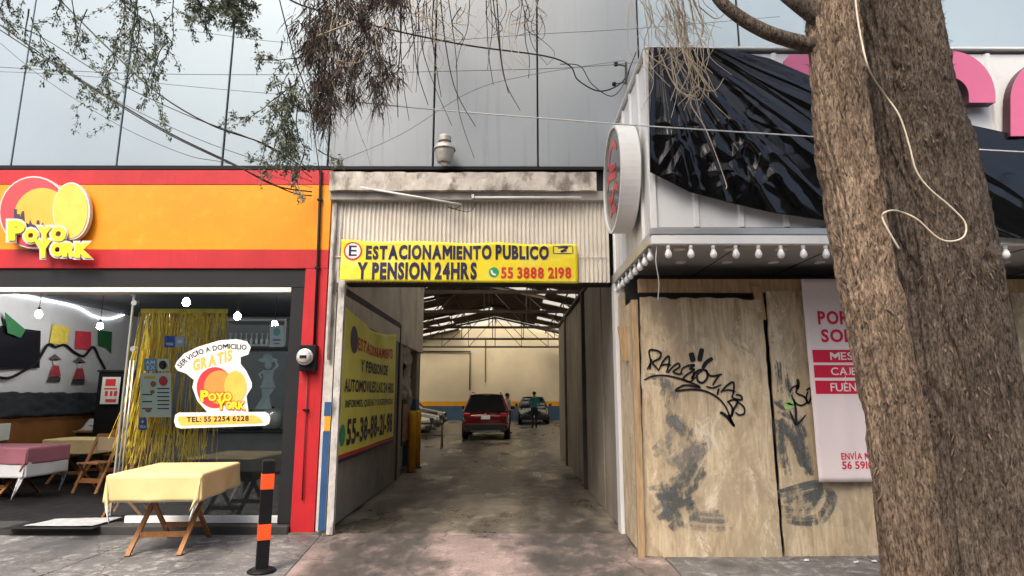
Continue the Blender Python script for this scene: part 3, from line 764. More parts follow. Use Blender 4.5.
# ------------------------------------------------------------------ plywood hoarding
YH = 6.5
ho = thing('plywood_hoarding', 'plywood hoarding closing off the shop under the marquee', 'hoarding', (3.5, YH, 0))
def board(px_poly, Y, name='plywood_sheet', thick=.018, seed=0, bow=.004):
    xs = [P(x, y, Y) for x, y in px_poly]   # corners TL,TR,BR,BL
    mb = MB(); nu, nv = 24, 40; rnd = random.Random(seed)
    def pt(u, v, back=0):
        a = xs[3].lerp(xs[2], u); b = xs[0].lerp(xs[1], u); p = a.lerp(b, v)
        q = noise.fractal(Vector((u * 9 + seed, v * 14, seed)), 1, 2, 4)
        if u < .001 or u > .999: p = p + Vector((.012 * q, 0, 0))
        if v > .999: p = p + Vector((0, 0, .02 * q + .03 * noise.noise(Vector((u * 6, seed, 0)))))
        if v < .001: p = p + Vector((0, 0, abs(.03 * q)))
        p = p + Vector((0, bow * noise.noise(Vector((u * 1.3, v * 1.3, seed))) + back, 0))
        return p
    mb.grid(lambda u, v: pt(u, v), nu, nv); n = len(mb.v)
    me = bpy.data.meshes.new(name); me.from_pydata(mb.v, [], mb.f); me.materials.append(M_PLY)
    o = put(name, me, ho)
    md = o.modifiers.new('thickness', 'SOLIDIFY'); md.thickness = thick; md.offset = -1
    return o
board([(640, 297), (762, 299), (783, 559), (645, 559)], YH, seed=3)
board([(766, 291), (885, 291), (893, 559), (785.5, 558)], YH + .03, seed=8)
board([(886, 290), (1010, 290), (1055, 559), (894, 559)], YH + .02, seed=12)
board([(1011, 292), (1140, 290), (1200, 559), (1056, 559)], YH + .04, seed=15)
# side boards
mb = MB(); mb.box(MX + .02, MX + .04, YH + .03, 7.1, .02, Z(300, YH)); mb.build('side_board', M_PLY, ho)
mb = MB(); mb.box(MX + .03, MX + .05, 7.11, 7.48, .02, 2.8); mb.build('side_board', M_PLY, ho)
mb = MB(); mb.bar(P(634, 300, YH - .03), P(642, 560, YH - .03), .07, .05, up=(0, 1, 0)); mb.build('timber_post', M_TIMBER, ho, bevel=.004)
mb = MB(); mb.bar(P(638, 286, YH + .06), P(1150, 286, YH + .06), .05, .15); mb.build('timber_rail', M_TIMBER, ho, bevel=.004)
mb = MB(); mb.bar(P(757, 286, YH + .02), P(762, 320, YH + .02), .09, .04, up=(0, 1, 0)); mb.build('timber_post', M_TIMBER, ho, bevel=.004)
mb = MB(); mb.bar(P(622, 326, YH + .4), P(627, 361, YH + .4), .1, .04, up=(0, 1, 0)); mb.build('timber_offcut', M_TIMBER, ho, bevel=.004)
mb = MB(); mb.box(MX + .06, MXR, 7.2, 7.24, 0, MZ0 + .01); mb.build('shutter', mat('dark_shutter', (.09, .09, .088), .5, var=.15), ho)
# graffiti
M_SPRAY = mat('black_spray', (.008, .008, .009), .5, var=0)
toG = lambda a, b: P(640 + a / 4.8, 330 + b / 4.8, YH - .010)
S = 'spray_stroke'
def gr(pts, w=8): ribbon(pts, w, toG, M_SPRAY, S, ho)
for pts, w in (
    ([(48, 190), (52, 150), (45, 100), (75, 97), (100, 110), (95, 135), (62, 155), (80, 180), (92, 195)], 8),
    ([(35, 190), (48, 165), (58, 140)], 7),
    ([(92, 190), (112, 150), (138, 125), (140, 160), (128, 205)], 8), ([(100, 172), (122, 165), (150, 168)], 7),
    ([(135, 205), (160, 175), (185, 160), (190, 178), (160, 200), (190, 212), (205, 205)], 8),
    ([(195, 215), (205, 185), (235, 170), (262, 168), (240, 185), (262, 190), (225, 215), (210, 235), (240, 248), (268, 225)], 8),
    ([(262, 200), (250, 235), (258, 218), (285, 192), (318, 195), (325, 225), (305, 252), (280, 245), (275, 215), (300, 195)], 9),
    ([(318, 190), (340, 220), (395, 212)], 8), ([(350, 265), (365, 240), (385, 212)], 8), ([(320, 270), (350, 278), (392, 262)], 7),
    ([(372, 312), (380, 280)], 8), ([(390, 300), (415, 270), (448, 250), (452, 285), (445, 318)], 9), ([(400, 292), (430, 288), (460, 296)], 7),
    ([(440, 318), (455, 330), (490, 335), (485, 315), (462, 310)], 8),
    ([(420, 345), (450, 335), (470, 345), (452, 380), (440, 415), (445, 375), (425, 345)], 9),
    ([(465, 340), (500, 370), (502, 400), (478, 408), (460, 395)], 7),
    ([(20, 240), (60, 222), (120, 218), (180, 230), (240, 250), (290, 275), (230, 265), (200, 270), (172, 292), (240, 285), (310, 292), (370, 322), (410, 365), (440, 430), (455, 462)], 8),
    ([(385, 395), (405, 405), (430, 430), (455, 462)], 13), ([(425, 405), (440, 440), (452, 460)], 9),
    ([(245, 108), (252, 130), (257, 152)], 22), ([(300, 88), (292, 118), (287, 150)], 20), ([(350, 135), (320, 155), (302, 185)], 16)):
    gr(pts, w * 1.2)
toG = lambda a, b: P(640 + a / 4.8, 330 + b / 4.8, YH + .020)
for pts, w in (([(758, 235), (762, 260), (755, 285)], 15), ([(722, 300), (735, 275), (765, 268), (752, 300), (790, 320), (805, 345), (775, 362), (745, 345), (730, 310)], 9),
               ([(740, 330), (750, 380), (752, 450)], 11), ([(722, 390), (738, 430), (755, 455), (798, 408)], 9), ([(800, 290), (818, 280), (826, 310), (812, 350), (800, 330), (808, 295)], 10)):
    gr(pts, w)
# rolled-over patches of grey paint on the boards
M_ROLL = None
def worn_paint(name, c, lo, hi):
    m = bpy.data.materials.new(name); m.use_nodes = True; nt = m.node_tree; b = nt.nodes['Principled BSDF']
    b.inputs['Base Color'].default_value = c4(c); b.inputs['Roughness'].default_value = .75
    f = ramp_of(nt, tex(nt, 6, (1.2, 1, .6), detail=9, rough=.75), [(lo, (0, 0, 0, 1)), (hi, (.92, .92, .92, 1))])
    nt.links.new(f, b.inputs['Alpha']); return m
M_ROLL = worn_paint('worn_grey_paint', (.24, .235, .215), .45, .68)
M_ROLL2 = worn_paint('worn_dark_paint', (.13, .14, .135), .42, .64)
def patch(pts, w, Y, m=M_ROLL):
    """dry roller strokes, several thin passes side by side"""
    rg_ = random.Random(int(pts[0][0] * 7 + pts[0][1]))
    for q in range(7):
        o_ = (q / 6 - .5) * w * .95; jx, jy = rg_.gauss(0, 1.5), rg_.gauss(0, 3)
        ribbon([(x + o_ * .75 + jx + rg_.gauss(0, 1), y + o_ * .55 + jy + rg_.gauss(0, 1.5)) for x, y in pts], w * rg_.uniform(.16, .34), lambda a, b: P(a, b, Y - .0004 * q), m, 'paint_patch', ho)
patch([(655, 378), (672, 384), (668, 405), (680, 430)], 20, YH - .006)
patch([(672, 425), (692, 432), (676, 452), (665, 460)], 32, YH - .007)
patch([(700, 452), (684, 480), (664, 505), (690, 520), (726, 521)], 16, YH - .0065)
patch([(660, 497), (690, 500), (664, 520)], 26, YH - .0078, M_ROLL2)
patch([(700, 468), (690, 485), (668, 497)], 22, YH - .0085, M_ROLL2)
patch([(780, 365), (783, 390)], 6, YH + .0245, M_ROLL2); patch([(787, 372), (790, 395)], 6, YH + .0245, M_ROLL2)
patch([(780, 408), (800, 425), (808, 470), (795, 440), (782, 430), (788, 470)], 16, YH + .0235, M_ROLL2)
patch([(783, 500), (825, 490), (815, 515), (786, 520)], 28, YH + .0240, M_ROLL2)
ribbon([(787, 400), (793, 404), (785, 408)], 7, lambda a, b: P(a, b, YH + .0225), mat('green_spray', (.35, .55, .2), .6, var=.1), S, ho)

# ------------------------------------------------------------------ vinyl help-wanted banner
YV = YH - .03
M_VIN = mat('white_vinyl', (.80, .70, .69), .45, var=.03, vscale=2)
M_VRED = mat('vinyl_red', (.60, .015, .05), .42, var=.05)
vb = thing('hiring_banner', 'white and red vinyl hiring banner hung on the plywood behind the tree', 'banner', P(845, 480, YV))
vc = [P(801, 279, YV), P(920, 279, YV), P(938, 482, YV), P(819, 482, YV)]
def vin(u, w, off=0.0):
    p = vc[3].lerp(vc[2], u).lerp(vc[0].lerp(vc[1], u), w)
    fold = .012 * math.exp(-((u * .9 + .55 * (1 - w) - .62 + (w - .3) * .4) / .05) ** 2) * (w < .55) + .008 * noise.noise(Vector((u * 3, w * 5, 0)))
    return Vector((p.x, p.y - .012 - fold - off, p.z))
mb = MB(); mb.grid(lambda u, v: vin(u, v), 24, 40); mb.build('vinyl', M_VIN, vb, smooth=True, thick=.002)
def vtxt(s, u0, u1, w0, w1, m, bold=.035):
    text('lettering', s, lambda a, b: vin(u0 + (u1 - u0) * a, w0 + (w1 - w0) * b, .004), m, vb, bold)
vtxt('POR', .11, .375, .765, .835, M_VRED); vtxt('SOLI', .125, .42, .675, .742, M_VRED)
for (w0, w1, s, u0, u1) in ((.575, .638, 'MESE', .185, .43), (.50, .562, 'CAJER', .18, .45), (.42, .485, 'FUENT', .165, .44)):
    mb = MB(); mb.grid(lambda u, v: vin(.04 + .94 * u, w0 + (w1 - w0) * v, .003), 16, 2); mb.build('red_stripe', M_VRED, vb)
    text('lettering', s, lambda a, b: vin(u0 + (u1 - u0) * a, w0 + .012 + (w1 - w0 - .024) * b, .0065), M_VIN, vb, .01)
vtxt('ENVÍA ME', .20, .48, .105, .145, M_VRED, .02); vtxt('56 5910', .20, .47, .06, .098, M_VRED, .02)

# ------------------------------------------------------------------ parking banner
M_BANY = mat('yellow_vinyl', (.80, .66, .02), .5, var=.1, vscale=4, layers=[((.85, .80, .35), 3, (1, 1, 1.5), .5, .7, .5)])
M_NAVY = mat('navy_ink', (.02, .018, .06), .5, var=0)
M_BRED = mat('red_ink', (.60, .03, .03), .5, var=0)
M_BWHITE = mat('white_ink', (.8, .78, .75), .5, var=0)
M_GREEN = mat('green_ink', (.02, .30, .12), .5, var=0)
YN = 7.57
pb = thing('parking_banner', 'yellow parking banner with navy lettering across the corrugated fascia', 'banner', P(460, 283, YN))
nc = [P(342, 240, YN), P(577, 244, YN), P(578, 283.5, YN), P(340, 281.5, YN)]
def ban(u, w, off=0.0):
    p = nc[3].lerp(nc[2], u).lerp(nc[0].lerp(nc[1], u), w)
    q = .010 * noise.noise(Vector((u * 8, w * 2, 5))) + .008 * math.sin(u * 30 + w * 4) * w * w
    sag = -.02 * math.sin(math.pi * u * 3) ** 2 * w ** 4
    return Vector((p.x, p.y - .012 + q - off, p.z + sag))
mb = MB(); mb.grid(lambda u, v: ban(u, v), 80, 14); mb.build('vinyl', M_BANY, pb, smooth=True, thick=.002)
def bt(s, x0, x1, y0, y1, m, bold=.035, off=.006):
    U = lambda x: (x - 341) / 236.5; W = lambda x, y: 1 - (y - (240 + 4 * U(x))) / (41.5 - 2 * U(x))
    text('lettering', s, lambda a, b: ban(U(x0 + (x1 - x0) * a), W(x0 + (x1 - x0) * a, y1 + (y0 - y1) * b), off), m, pb, bold)
bt('ESTACIONAMIENTO PUBLICO', 366, 549, 245, 260, M_NAVY, .05); bt('Y PENSION 24HRS', 358, 477, 262.5, 280, M_NAVY, .05)
bt('55 3888 2198', 501, 571, 267.5, 279, M_BRED, .035); bt('E', 349, 357, 246, 256.5, M_NAVY, .01, .010)
def disc(fn, cx, cy, r, m, off, name='print', ri=0):
    mb = MB(); n = 28
    o = [(cx + r * math.cos(2 * math.pi * k / n), cy + r * math.sin(2 * math.pi * k / n)) for k in range(n)]
    mb.v = [tuple(fn(a, b, off)) for a, b in o]; mb.f = [tuple(range(n))]
    return mb.build(name, m, pb)
fpx = lambda x, y, off: ban((x - 341) / 236.5, 1 - (y - (240 + 4 * (x - 341) / 236.5)) / 41, off)
disc(fpx, 353, 251.3, 9.2, M_BRED, .0055, 'red_ring'); disc(fpx, 353, 251.3, 7.6, M_BWHITE, .0075, 'white_disc')
disc(fpx, 494, 273.2, 5, M_GREEN, .0055, 'phone_disc')
ribbon([(491.5, 271), (492.5, 274.5), (496, 276)], 2, lambda a, b: fpx(a, b, .0078), M_BWHITE, 'phone_mark', pb)
for a, b in (((553.5, 246), (573, 246)), ((573, 246), (573, 254)), ((573, 254), (553.5, 254)), ((553.5, 254), (553.5, 246))):
    ribbon([a, b], .9, lambda p, q: fpx(p, q, .006), M_NAVY, 'logo_frame', pb, 2)
ribbon([(558, 248), (568, 247.5), (561, 252), (567, 251)], 1.6, lambda p, q: fpx(p, q, .006), M_NAVY, 'logo_mark', pb)

# ------------------------------------------------------------------ open gate leaf with its own banner, on the left of the passage
gt = thing('gate_leaf', 'open grey sheet-metal gate leaf along the left of the passage', 'gate', (XL, 9.6, 0))
mb = MB(); n = 150
mb.grid(lambda u, v: (XL - .02 + .006 * math.cos(u * 150 * math.pi), 7.5 + 4.4 * u, .03 + 2.87 * v), 450, 1); mb.build('gate_sheet', M_GATE, gt, smooth=True)
for nm, a in (('gate_stile', (XL + .02, XL + .10, 7.42, 7.5, .01, 3.0)), ('gate_stile', (XL - .04, XL + .012, 11.86, 11.94, .03, 2.95)), ('gate_rail', (XL - .04, XL + .004, 7.5, 11.86, 2.88, 2.98))):
    mb = MB(); mb.box(*a); mb.build(nm, M_OLDWHITE if nm == 'gate_stile' and a[2] < 8 else M_STEEL, gt, bevel=.005)
sb = thing('rate_banner', 'yellow banner with a phone number tied to the open gate leaf', 'banner', (XL + .03, 9.4, .78))
def sbn(u, w, off=0.0):
    sagt = -.16 * math.sin(math.pi * u) ** 1.2 * max(0, w - .55) / .45 * (.6 + .4 * u)
    q = .03 * max(0, w - .6) / .4 * math.sin((u * 6 + w * 3) * 3) * math.sin(math.pi * u) + .012 * noise.noise(Vector((u * 4, w * 3, 9)))
    return Vector((XL + .045 + q + off, 7.62 + 3.62 * u, .775 + 1.93 * w + sagt))
M_BANY2 = mat('lime_vinyl', (.82, .76, .12), .5, var=.1, vscale=3)
mb = MB(); mb.grid(lambda u, v: sbn(u, v), 60, 40); mb.build('vinyl', M_BANY2, sb, smooth=True, thick=.002)
def st(s, u0, u1, w0, w1, m, bold=.03): text('lettering', s, lambda a, b: sbn(u0 + (u1 - u0) * a, w0 + (w1 - w0) * b, .008), m, sb, bold)
st('ESTACIONAMIENTO', .22, .92, .76, .86, M_BRED); st('Y PENSION DE', .28, .80, .60, .70, M_NAVY); st('AUTOMOVILES LAS 24 HRS', .05, .95, .445, .535, M_NAVY)
st('INFORMES, QUEJAS Y SUGERENCIAS', .08, .94, .335, .395, M_NAVY, .02); st('55-38-88-21-98', .12, .95, .09, .27, M_NAVY, .03)
for w0, w1, m in ((.0, .025, M_NAVY), (.026, .05, M_BRED)):
    mb = MB(); mb.grid(lambda u, v: sbn(u, w0 + (w1 - w0) * v, .006), 30, 1); mb.build('border_stripe', m, sb)
mb = MB(); mb.v = [tuple(sbn(.06 + .04 * math.cos(2 * math.pi * k / 20), .17 + .07 * math.sin(2 * math.pi * k / 20), .007)) for k in range(20)]; mb.f = [tuple(range(20))]; mb.build('phone_disc', M_GREEN, sb)
mb = MB(); mb.v = [tuple(sbn(.16 + .06 * math.cos(2 * math.pi * k / 20), .82 + .1 * math.sin(2 * math.pi * k / 20), .007)) for k in range(20)]; mb.f = [tuple(range(20))]; mb.build('round_emblem', M_NAVY, sb)
# crumpled pale sheet, painted column and yellow guards further in
mb = MB()
def crump(u, v):
    q = noise.fractal(Vector((u * 3, v * 3, 2)), 1, 2, 4)
    return Vector((XL - .05 + .14 * q, 12.45 + 1.1 * u + .1 * q, 2.6 - (1.0 + .5 * u) * (1 - v) + .08 * q))
mb.grid(crump, 24, 30); tag(mb.build('hanging_sheet', mat('grey_tarp', (.36, .31, .25), .7, var=.2), None, smooth=True, thick=.003), 'crumpled pale grey sheet hanging in the side opening past the gate', 'sheet')
pc = thing('painted_column', 'square column with blue base and yellow band beside the yellow guard posts', 'column', (XL - .2, 14.7, 0))
for nm, m, z0, z1 in (('column_base', M_BLUE, 0, .95), ('yellow_band', M_YELLOWP, .951, 1.25), ('column_collar', M_BLUE, 1.251, 1.5), ('column_shaft', M_RWALL, 1.501, 2.6)):
    mb = MB(); mb.box(XL - .4, XL - .04, 14.4, 14.95, z0, z1); mb.build(nm, m, pc, bevel=.01)
for k, yy in enumerate((13.3, 14.05)):
    t = thing('guard_post', 'yellow steel guard post in front of the painted column, %s' % ('nearer one' if k == 0 else 'farther one'), 'post', (XL + .06, yy, 0), 'yellow guard posts')
    mb = MB(); mb.lathe([(.085, 0), (.085, 1.2), (.06, 1.25), (.0, 1.26)], (XL + .06, yy, 0), 14); mb.build('tube', M_YELLOWP, t, smooth=True)
    mb = MB(); mb.lathe([(.12, .003), (.12, .02)], (XL + .06, yy, 0), 14); mb.build('base_plate', M_STEEL, t)
mt = thing('notice_board', 'dark framed notice board on the wall past the gate leaf', 'board', (XL, 13, 1))
mb = MB(); mb.box(XL - .06, XL - .01, 12.42, 13.5, .6, 1.5); mb.build('frame', M_BLACK, mt); mb = MB(); mb.box(XL - .008, XL - .004, 12.5, 13.42, .68, 1.42); mb.build('panel', mat('notice_print', (.22, .10, .07), .5, var=.6, vscale=6), mt)

for k, (px, py, lab) in enumerate(((806, 561, 'nearest the joint'), (856, 563, 'middle one'), (874, 562, 'nearest the trunk'))):
    q = G(px, py); mb = MB(); mb.grid(lambda u, v: (q.x + .05 * (u - .5) + .02 * v, q.y + .05 * (v - .5), .004 + .02 * abs(noise.noise(Vector((u * 3 + k, v * 3, 2))))), 5, 5)
    tag(mb.build('paper_scrap', M_WHITE, None, thick=.002), 'small white scrap of litter at the foot of the hoarding, ' + lab, 'litter', 'litter scraps')
# ------------------------------------------------------------------ restaurant logo sign
M_LRED = mat('logo_red', (.72, .07, .08), .35, var=.05); M_LYEL = mat('logo_yellow', (.88, .72, .03), .35, var=.03)
M_LGREY = mat('logo_skyline', (.06, .05, .07), .4, var=0); M_LORA = mat('logo_orange', (.88, .45, .06), .35, var=.15, vscale=2)
M_LWHITE = mat('logo_edge', (.62, .60, .58), .4, var=0)
YS = YF - .03
lg = thing('restaurant_sign', 'round restaurant logo sign with yellow lettering on the orange fascia', 'sign', P(45, 258, YS))
def pris(name, px, y0, y1, m, par, bevel=0):
    mb = MB(); mb.prism(poly_px(px, YS), y0, y1); return mb.build(name, m, par, bevel=bevel, segs=1)
pris('backing_disc', ellipse_px(38, 214, 34.5, 36), YS - .05, YF - .002, M_LWHITE, lg)
pris('red_disc', ellipse_px(38, 214, 33, 34.5), YS - .056, YS - .0505, M_LRED, lg)
pris('orange_disc', ellipse_px(47, 219, 28, 29), YS - .061, YS - .0565, M_LORA, lg)
sk = [(19, 229), (19, 211), (22, 211), (22, 216), (25, 216), (25, 220), (27, 213), (29, 213), (30, 224), (34, 226), (35, 221), (37, 226), (41, 227), (42, 222), (44, 222), (45, 228), (48, 224), (48, 232), (24, 232)]
pris('skyline', sk, YS - .065, YS - .0615, M_LGREY, lg)
pris('backing_panel', ellipse_px(76, 213, 18.5, 28.5), YS - .068, YS - .012, M_LWHITE, lg)
pris('amber_panel', ellipse_px(75.5, 213, 17, 27), YS - .074, YS - .0685, mat('logo_amber', (.88, .58, .10), .35, var=.15, vscale=3), lg)
LET = [('P', 9, 26, 221, 241), ('O', 25, 39, 229, 243), ('Y', 38, 53, 227, 241), ('O', 52, 67, 227, 242), ('Y', 35, 53, 240, 258), ('O', 52, 65, 243, 257), ('R', 63, 78, 243, 257), ('K', 76, 93, 243, 258)]
def logo_letters(letters, ybase, par, fmap, face, edge, d=.001, back=.004):
    for k, (ch, x0, x1, y0, y1) in enumerate(letters):
        text('letter_edge', ch, (lambda a, b, x0=x0, x1=x1, y0=y0, y1=y1: fmap(x0 - 2.0 + (x1 - x0 + 4.0) * a, y1 + 2.0 + (y0 - y1 - 4.0) * b, ybase - k * d)), edge, par, .13)
        text('letter', ch, (lambda a, b, x0=x0, x1=x1, y0=y0, y1=y1: fmap(x0 + (x1 - x0) * a, y1 + (y0 - y1) * b, ybase - back - k * d)), face, par, .08)
logo_letters(LET, YS - .09, lg, lambda x, y, Y: P(x, y, Y), M_LYEL, M_LWHITE, .0015, .014)

# ------------------------------------------------------------------ window sticker
YG = YF + .12
M_STK = mat('sticker_white', (.82, .82, .80), .4, var=0); M_STO = mat('sticker_orange', (.85, .50, .10), .4, var=.1, vscale=8)
M_INK = mat('black_ink', (.02, .02, .02), .5, var=0); M_SRED = mat('sticker_red', (.70, .05, .06), .4, var=0); M_SOR2 = mat('sticker_peach', (.85, .30, .07), .4, var=.1)
stk = thing('window_sticker', 'large white delivery sticker with round logo on the shop glass', 'sticker', P(222, 430, YG))
cv = lambda x, y: (170 + x / 5.233, 330 + y / 5.233)
def spoly(name, pts, off, m): 
    mb = MB(); p = poly_px(pts, YG - off); mb.v = [(a, YG - off, b) for a, b in p]; mb.f = [tuple(range(len(p)))]; return mb.build(name, m, stk)
outl = [(28, 190), (40, 165), (75, 125), (150, 88), (260, 55), (350, 48), (405, 60), (425, 90), (412, 128), (372, 142), (372, 178), (402, 215), (430, 275), (430, 300), (402, 345), (412, 420), (412, 440), (205, 440), (190, 420), (145, 370), (120, 300), (128, 262), (88, 228), (42, 212)]
spoly('backing', [cv(*p) for p in outl], .003, M_STK)
pill = [cv(x, y) for x, y in [(50, 432), (500, 428), (520, 440), (527, 465), (520, 490), (500, 500), (60, 515), (35, 508), (25, 480), (30, 445)]]
spoly('number_strip', pill, .005, M_STK)
spoly('orange_brush', [cv(x, y) for x, y in [(48, 452), (440, 445), (470, 458), (492, 485), (440, 490), (60, 500), (42, 475)]], .007, M_STO)
fm = lambda x0, x1, y0, y1, off: (lambda a, b: P(x0 + (x1 - x0) * a, y1 + (y0 - y1) * b, YG - off))
text('lettering', 'TEL: 55 2254 6228', (lambda a, b: P(187.2 + 62 * a, 422.2 - a * 1.2 - 5.6 * b, YG - .009)), M_INK, stk, .03)
def arc(a, b):
    t = 152 - 78 * a; r = 225 + 33 * b
    x = 315 + 1.38 * r * math.cos(R(t)); y = 338 - 1.05 * r * math.sin(R(t)) + 12
    return P(*cv(x, y + 20 * (1 - a)), YG - .006)
def arc2(a, b):
    pts = [(58, 196), (92, 160), (150, 126), (210, 107), (300, 92), (402, 98)]
    ls = [math.dist(pts[i], pts[i + 1]) for i in range(5)]; q = a * sum(ls); k = 0
    while k < 4 and q > ls[k]: q -= ls[k]; k += 1
    f = q / ls[k]
    x = pts[k][0] * (1 - f) + pts[k + 1][0] * f; y = pts[k][1] * (1 - f) + pts[k + 1][1] * f
    dx, dy = pts[k + 1][0] - pts[k][0], pts[k + 1][1] - pts[k][1]; L = math.hypot(dx, dy)
    return P(*cv(x + dy / L * 27 * b, y + 6 - dx / L * 27 * b), YG - .006)
text('lettering', 'SERVICIO A DOMICILIO', arc2, M_INK, stk, .02)
text('lettering', 'GRATIS', lambda a, b: P(*cv(122 + 205 * a, 218 - 58 * a - 62 * b), YG - .006), M_STO, stk, .05)
spoly('red_disc', [cv(*p) for p in ellipse_px(238, 302, 96, 108)], .005, M_SRED)
spoly('orange_disc', [cv(*p) for p in ellipse_px(262, 300, 82, 88)], .007, M_SOR2)
spoly('peach_panel', [cv(*p) for p in ellipse_px(345, 295, 58, 82)], .0085, M_STO)
LET2 = [(c, *[cv(x, 0)[0] for x in (x0, x1)], *[cv(0, y)[1] for y in (y0, y1)]) for c, x0, x1, y0, y1 in
        [('P', 162, 205, 315, 375), ('O', 203, 245, 330, 372), ('Y', 240, 285, 328, 372), ('O', 282, 325, 326, 372), ('Y', 245, 295, 362, 416), ('O', 294, 328, 374, 414), ('R', 326, 362, 374, 414), ('K', 358, 398, 374, 416)]]
def l2(letters):
    for k, (ch, x0, x1, y0, y1) in enumerate(letters):
        text('letter_edge', ch, (lambda a, b, x0=x0, x1=x1, y0=y0, y1=y1: P(x0 - .8 + (x1 - x0 + 1.6) * a, y1 + .8 + (y0 - y1 - 1.6) * b, YG - .0105 - k * .0006)), M_SRED, stk, .10)
        text('letter', ch, (lambda a, b, x0=x0, x1=x1, y0=y0, y1=y1: P(x0 + (x1 - x0) * a, y1 + (y0 - y1) * b, YG - .0125 - k * .0006)), M_LYEL, stk, .05)
l2(LET2)
# ------------------------------------------------------------------ notices stuck inside the glass
YI = YG + .014
def notice(name, label, px, m, marks, cat='notice'):
    t = thing(name, label, cat, P(px[0], px[3], YI))
    x0, x1, y0, y1 = px
    mb = MB(); p = poly_px([(x0, y0), (x1, y0), (x1, y1), (x0, y1)], YI); mb.prism(p, YI, YI + .002); mb.build('sheet', m, t)
    for (kind, a, b, c, d, mm, *s) in marks:
        if kind == 'box':
            mb = MB(); p = poly_px([(a, c), (b, c), (b, d), (a, d)], YI - .002); mb.v = [(q[0], YI - .002, q[1]) for q in p]; mb.f = [(0, 1, 2, 3)]; mb.build('print', mm, t)
        elif kind == 'disc':
            mb = MB(); p = poly_px(ellipse_px(a, c, b, d, 16), YI - .0022); mb.v = [(q[0], YI - .0022, q[1]) for q in p]; mb.f = [tuple(range(16))]; mb.build('print', mm, t)
        else: text('lettering', s[0], fm2(a, b, c, d), mm, t, .03)
    return t
fm2 = lambda x0, x1, y0, y1: (lambda a, b: P(x0 + (x1 - x0) * a, y1 + (y0 - y1) * b, YI - .004))
M_PAPER = mat('pale_paper', (.70, .74, .66), .6, var=.04); M_CARDB = mat('card_blue', (.03, .12, .50), .4, var=0); M_CARDL = mat('card_light_blue', (.10, .35, .65), .4, var=0)
lines = [('box', 158, 170, 388 + k * 4, 389.2 + k * 4, M_INK) for k in range(6)] + [('box', 143, 153, 394 + k * 7, 395.2 + k * 7, M_INK) for k in range(3)]
notice('menu_poster', 'pale green paper menu taped inside the glass left of the big sticker', (141, 172, 373, 417), M_PAPER,
       [('disc', 164, 4.5, 381, 5, M_SRED), ('disc', 154, 3, 384, 3, M_WOOD), ('disc', 153, 2.4, 392, 2, M_WOOD), ('disc', 149, 3, 410, 2.4, M_WOOD), ('box', 145, 156, 376, 379, M_STO)] + lines)
notice('card_sticker', 'light blue card payment sticker above the pale menu', (145, 157, 358.5, 371), M_CARDL, [('txt', 146.5, 155.5, 360.5, 364.5, M_STK, 'AM'), ('txt', 147.5, 156, 365.5, 369.5, M_STK, 'EX')], 'sticker')
notice('card_sticker', 'white and dark card sticker beside the light blue one', (158, 170, 359, 371), M_PAPER, [('disc', 163.5, 4, 365, 4.5, M_INK), ('disc', 166, 2.4, 366, 3, M_STO)], 'sticker')
notice('card_sticker', 'dark blue VISA sticker near the top of the gold fringe', (165, 175.5, 336, 347.5), M_CARDB, [('txt', 166.5, 174, 342.5, 345.5, M_STK, 'VISA')], 'sticker')
notice('card_sticker', 'pale blue card sticker right of the upper VISA sticker', (176.5, 185, 337, 347), mat('card_pale', (.45, .55, .7), .4, var=0), [('box', 178, 183, 340, 343, M_STK)], 'sticker')
notice('card_sticker', 'dark blue VISA sticker under the pale menu', (139.5, 147.5, 418, 430), M_CARDB, [('txt', 140.5, 146.5, 425, 428, M_STK, 'VISA'), ('disc', 143.5, 1.3, 421.5, 1.6, M_STO)], 'sticker')
notice('paper_notice', 'white notice with teal print high on the right of the glass', (270, 284, 325.5, 347), mat('notice_white', (.72, .76, .75), .6, var=.03), [('disc', 277, 3.5, 332, 4, mat('teal_print', (.25, .5, .5), .5, var=0)), ('box', 273, 281, 339, 341, M_CARDL), ('box', 274, 280, 343, 344, M_SRED)])
# frosted figure decal
m_fr = mat('frosted_film', (.5, .57, .6), .8, var=.2, vscale=8)
fd = thing('frosted_decal', 'frosted decal of a figure in a wide hat at the right of the glass', 'decal', P(266, 409, YI))
for k, (nm, pts) in enumerate((('hat_brim', ellipse_px(268, 360, 10, 2.6, 18)), ('hat_crown', ellipse_px(268, 356.8, 4.6, 3.2, 14)), ('head', ellipse_px(268.5, 365, 3.6, 4.2, 14)), ('torso', [(262.5, 370), (274.5, 370), (273, 378), (276, 388), (260.5, 388), (264, 378)]),
                ('arm', [(274, 371), (279.5, 365.5), (277, 361), (275, 362), (276.4, 365.5), (272, 370)]), ('arm', [(263, 371), (258.5, 374), (261.5, 379), (263, 377.5), (261, 374.5), (264, 373)]), ('skirt', [(262, 388.5), (275, 388.5), (269.5, 396), (272, 409), (255, 409), (262.5, 397)]))):
    mb = MB(); p = poly_px(pts, YI + .0006 * k); mb.v = [(a, YI + .0006 * k, b) for a, b in p]; mb.f = [tuple(range(len(pts)))]; mb.build(nm, m_fr, fd)

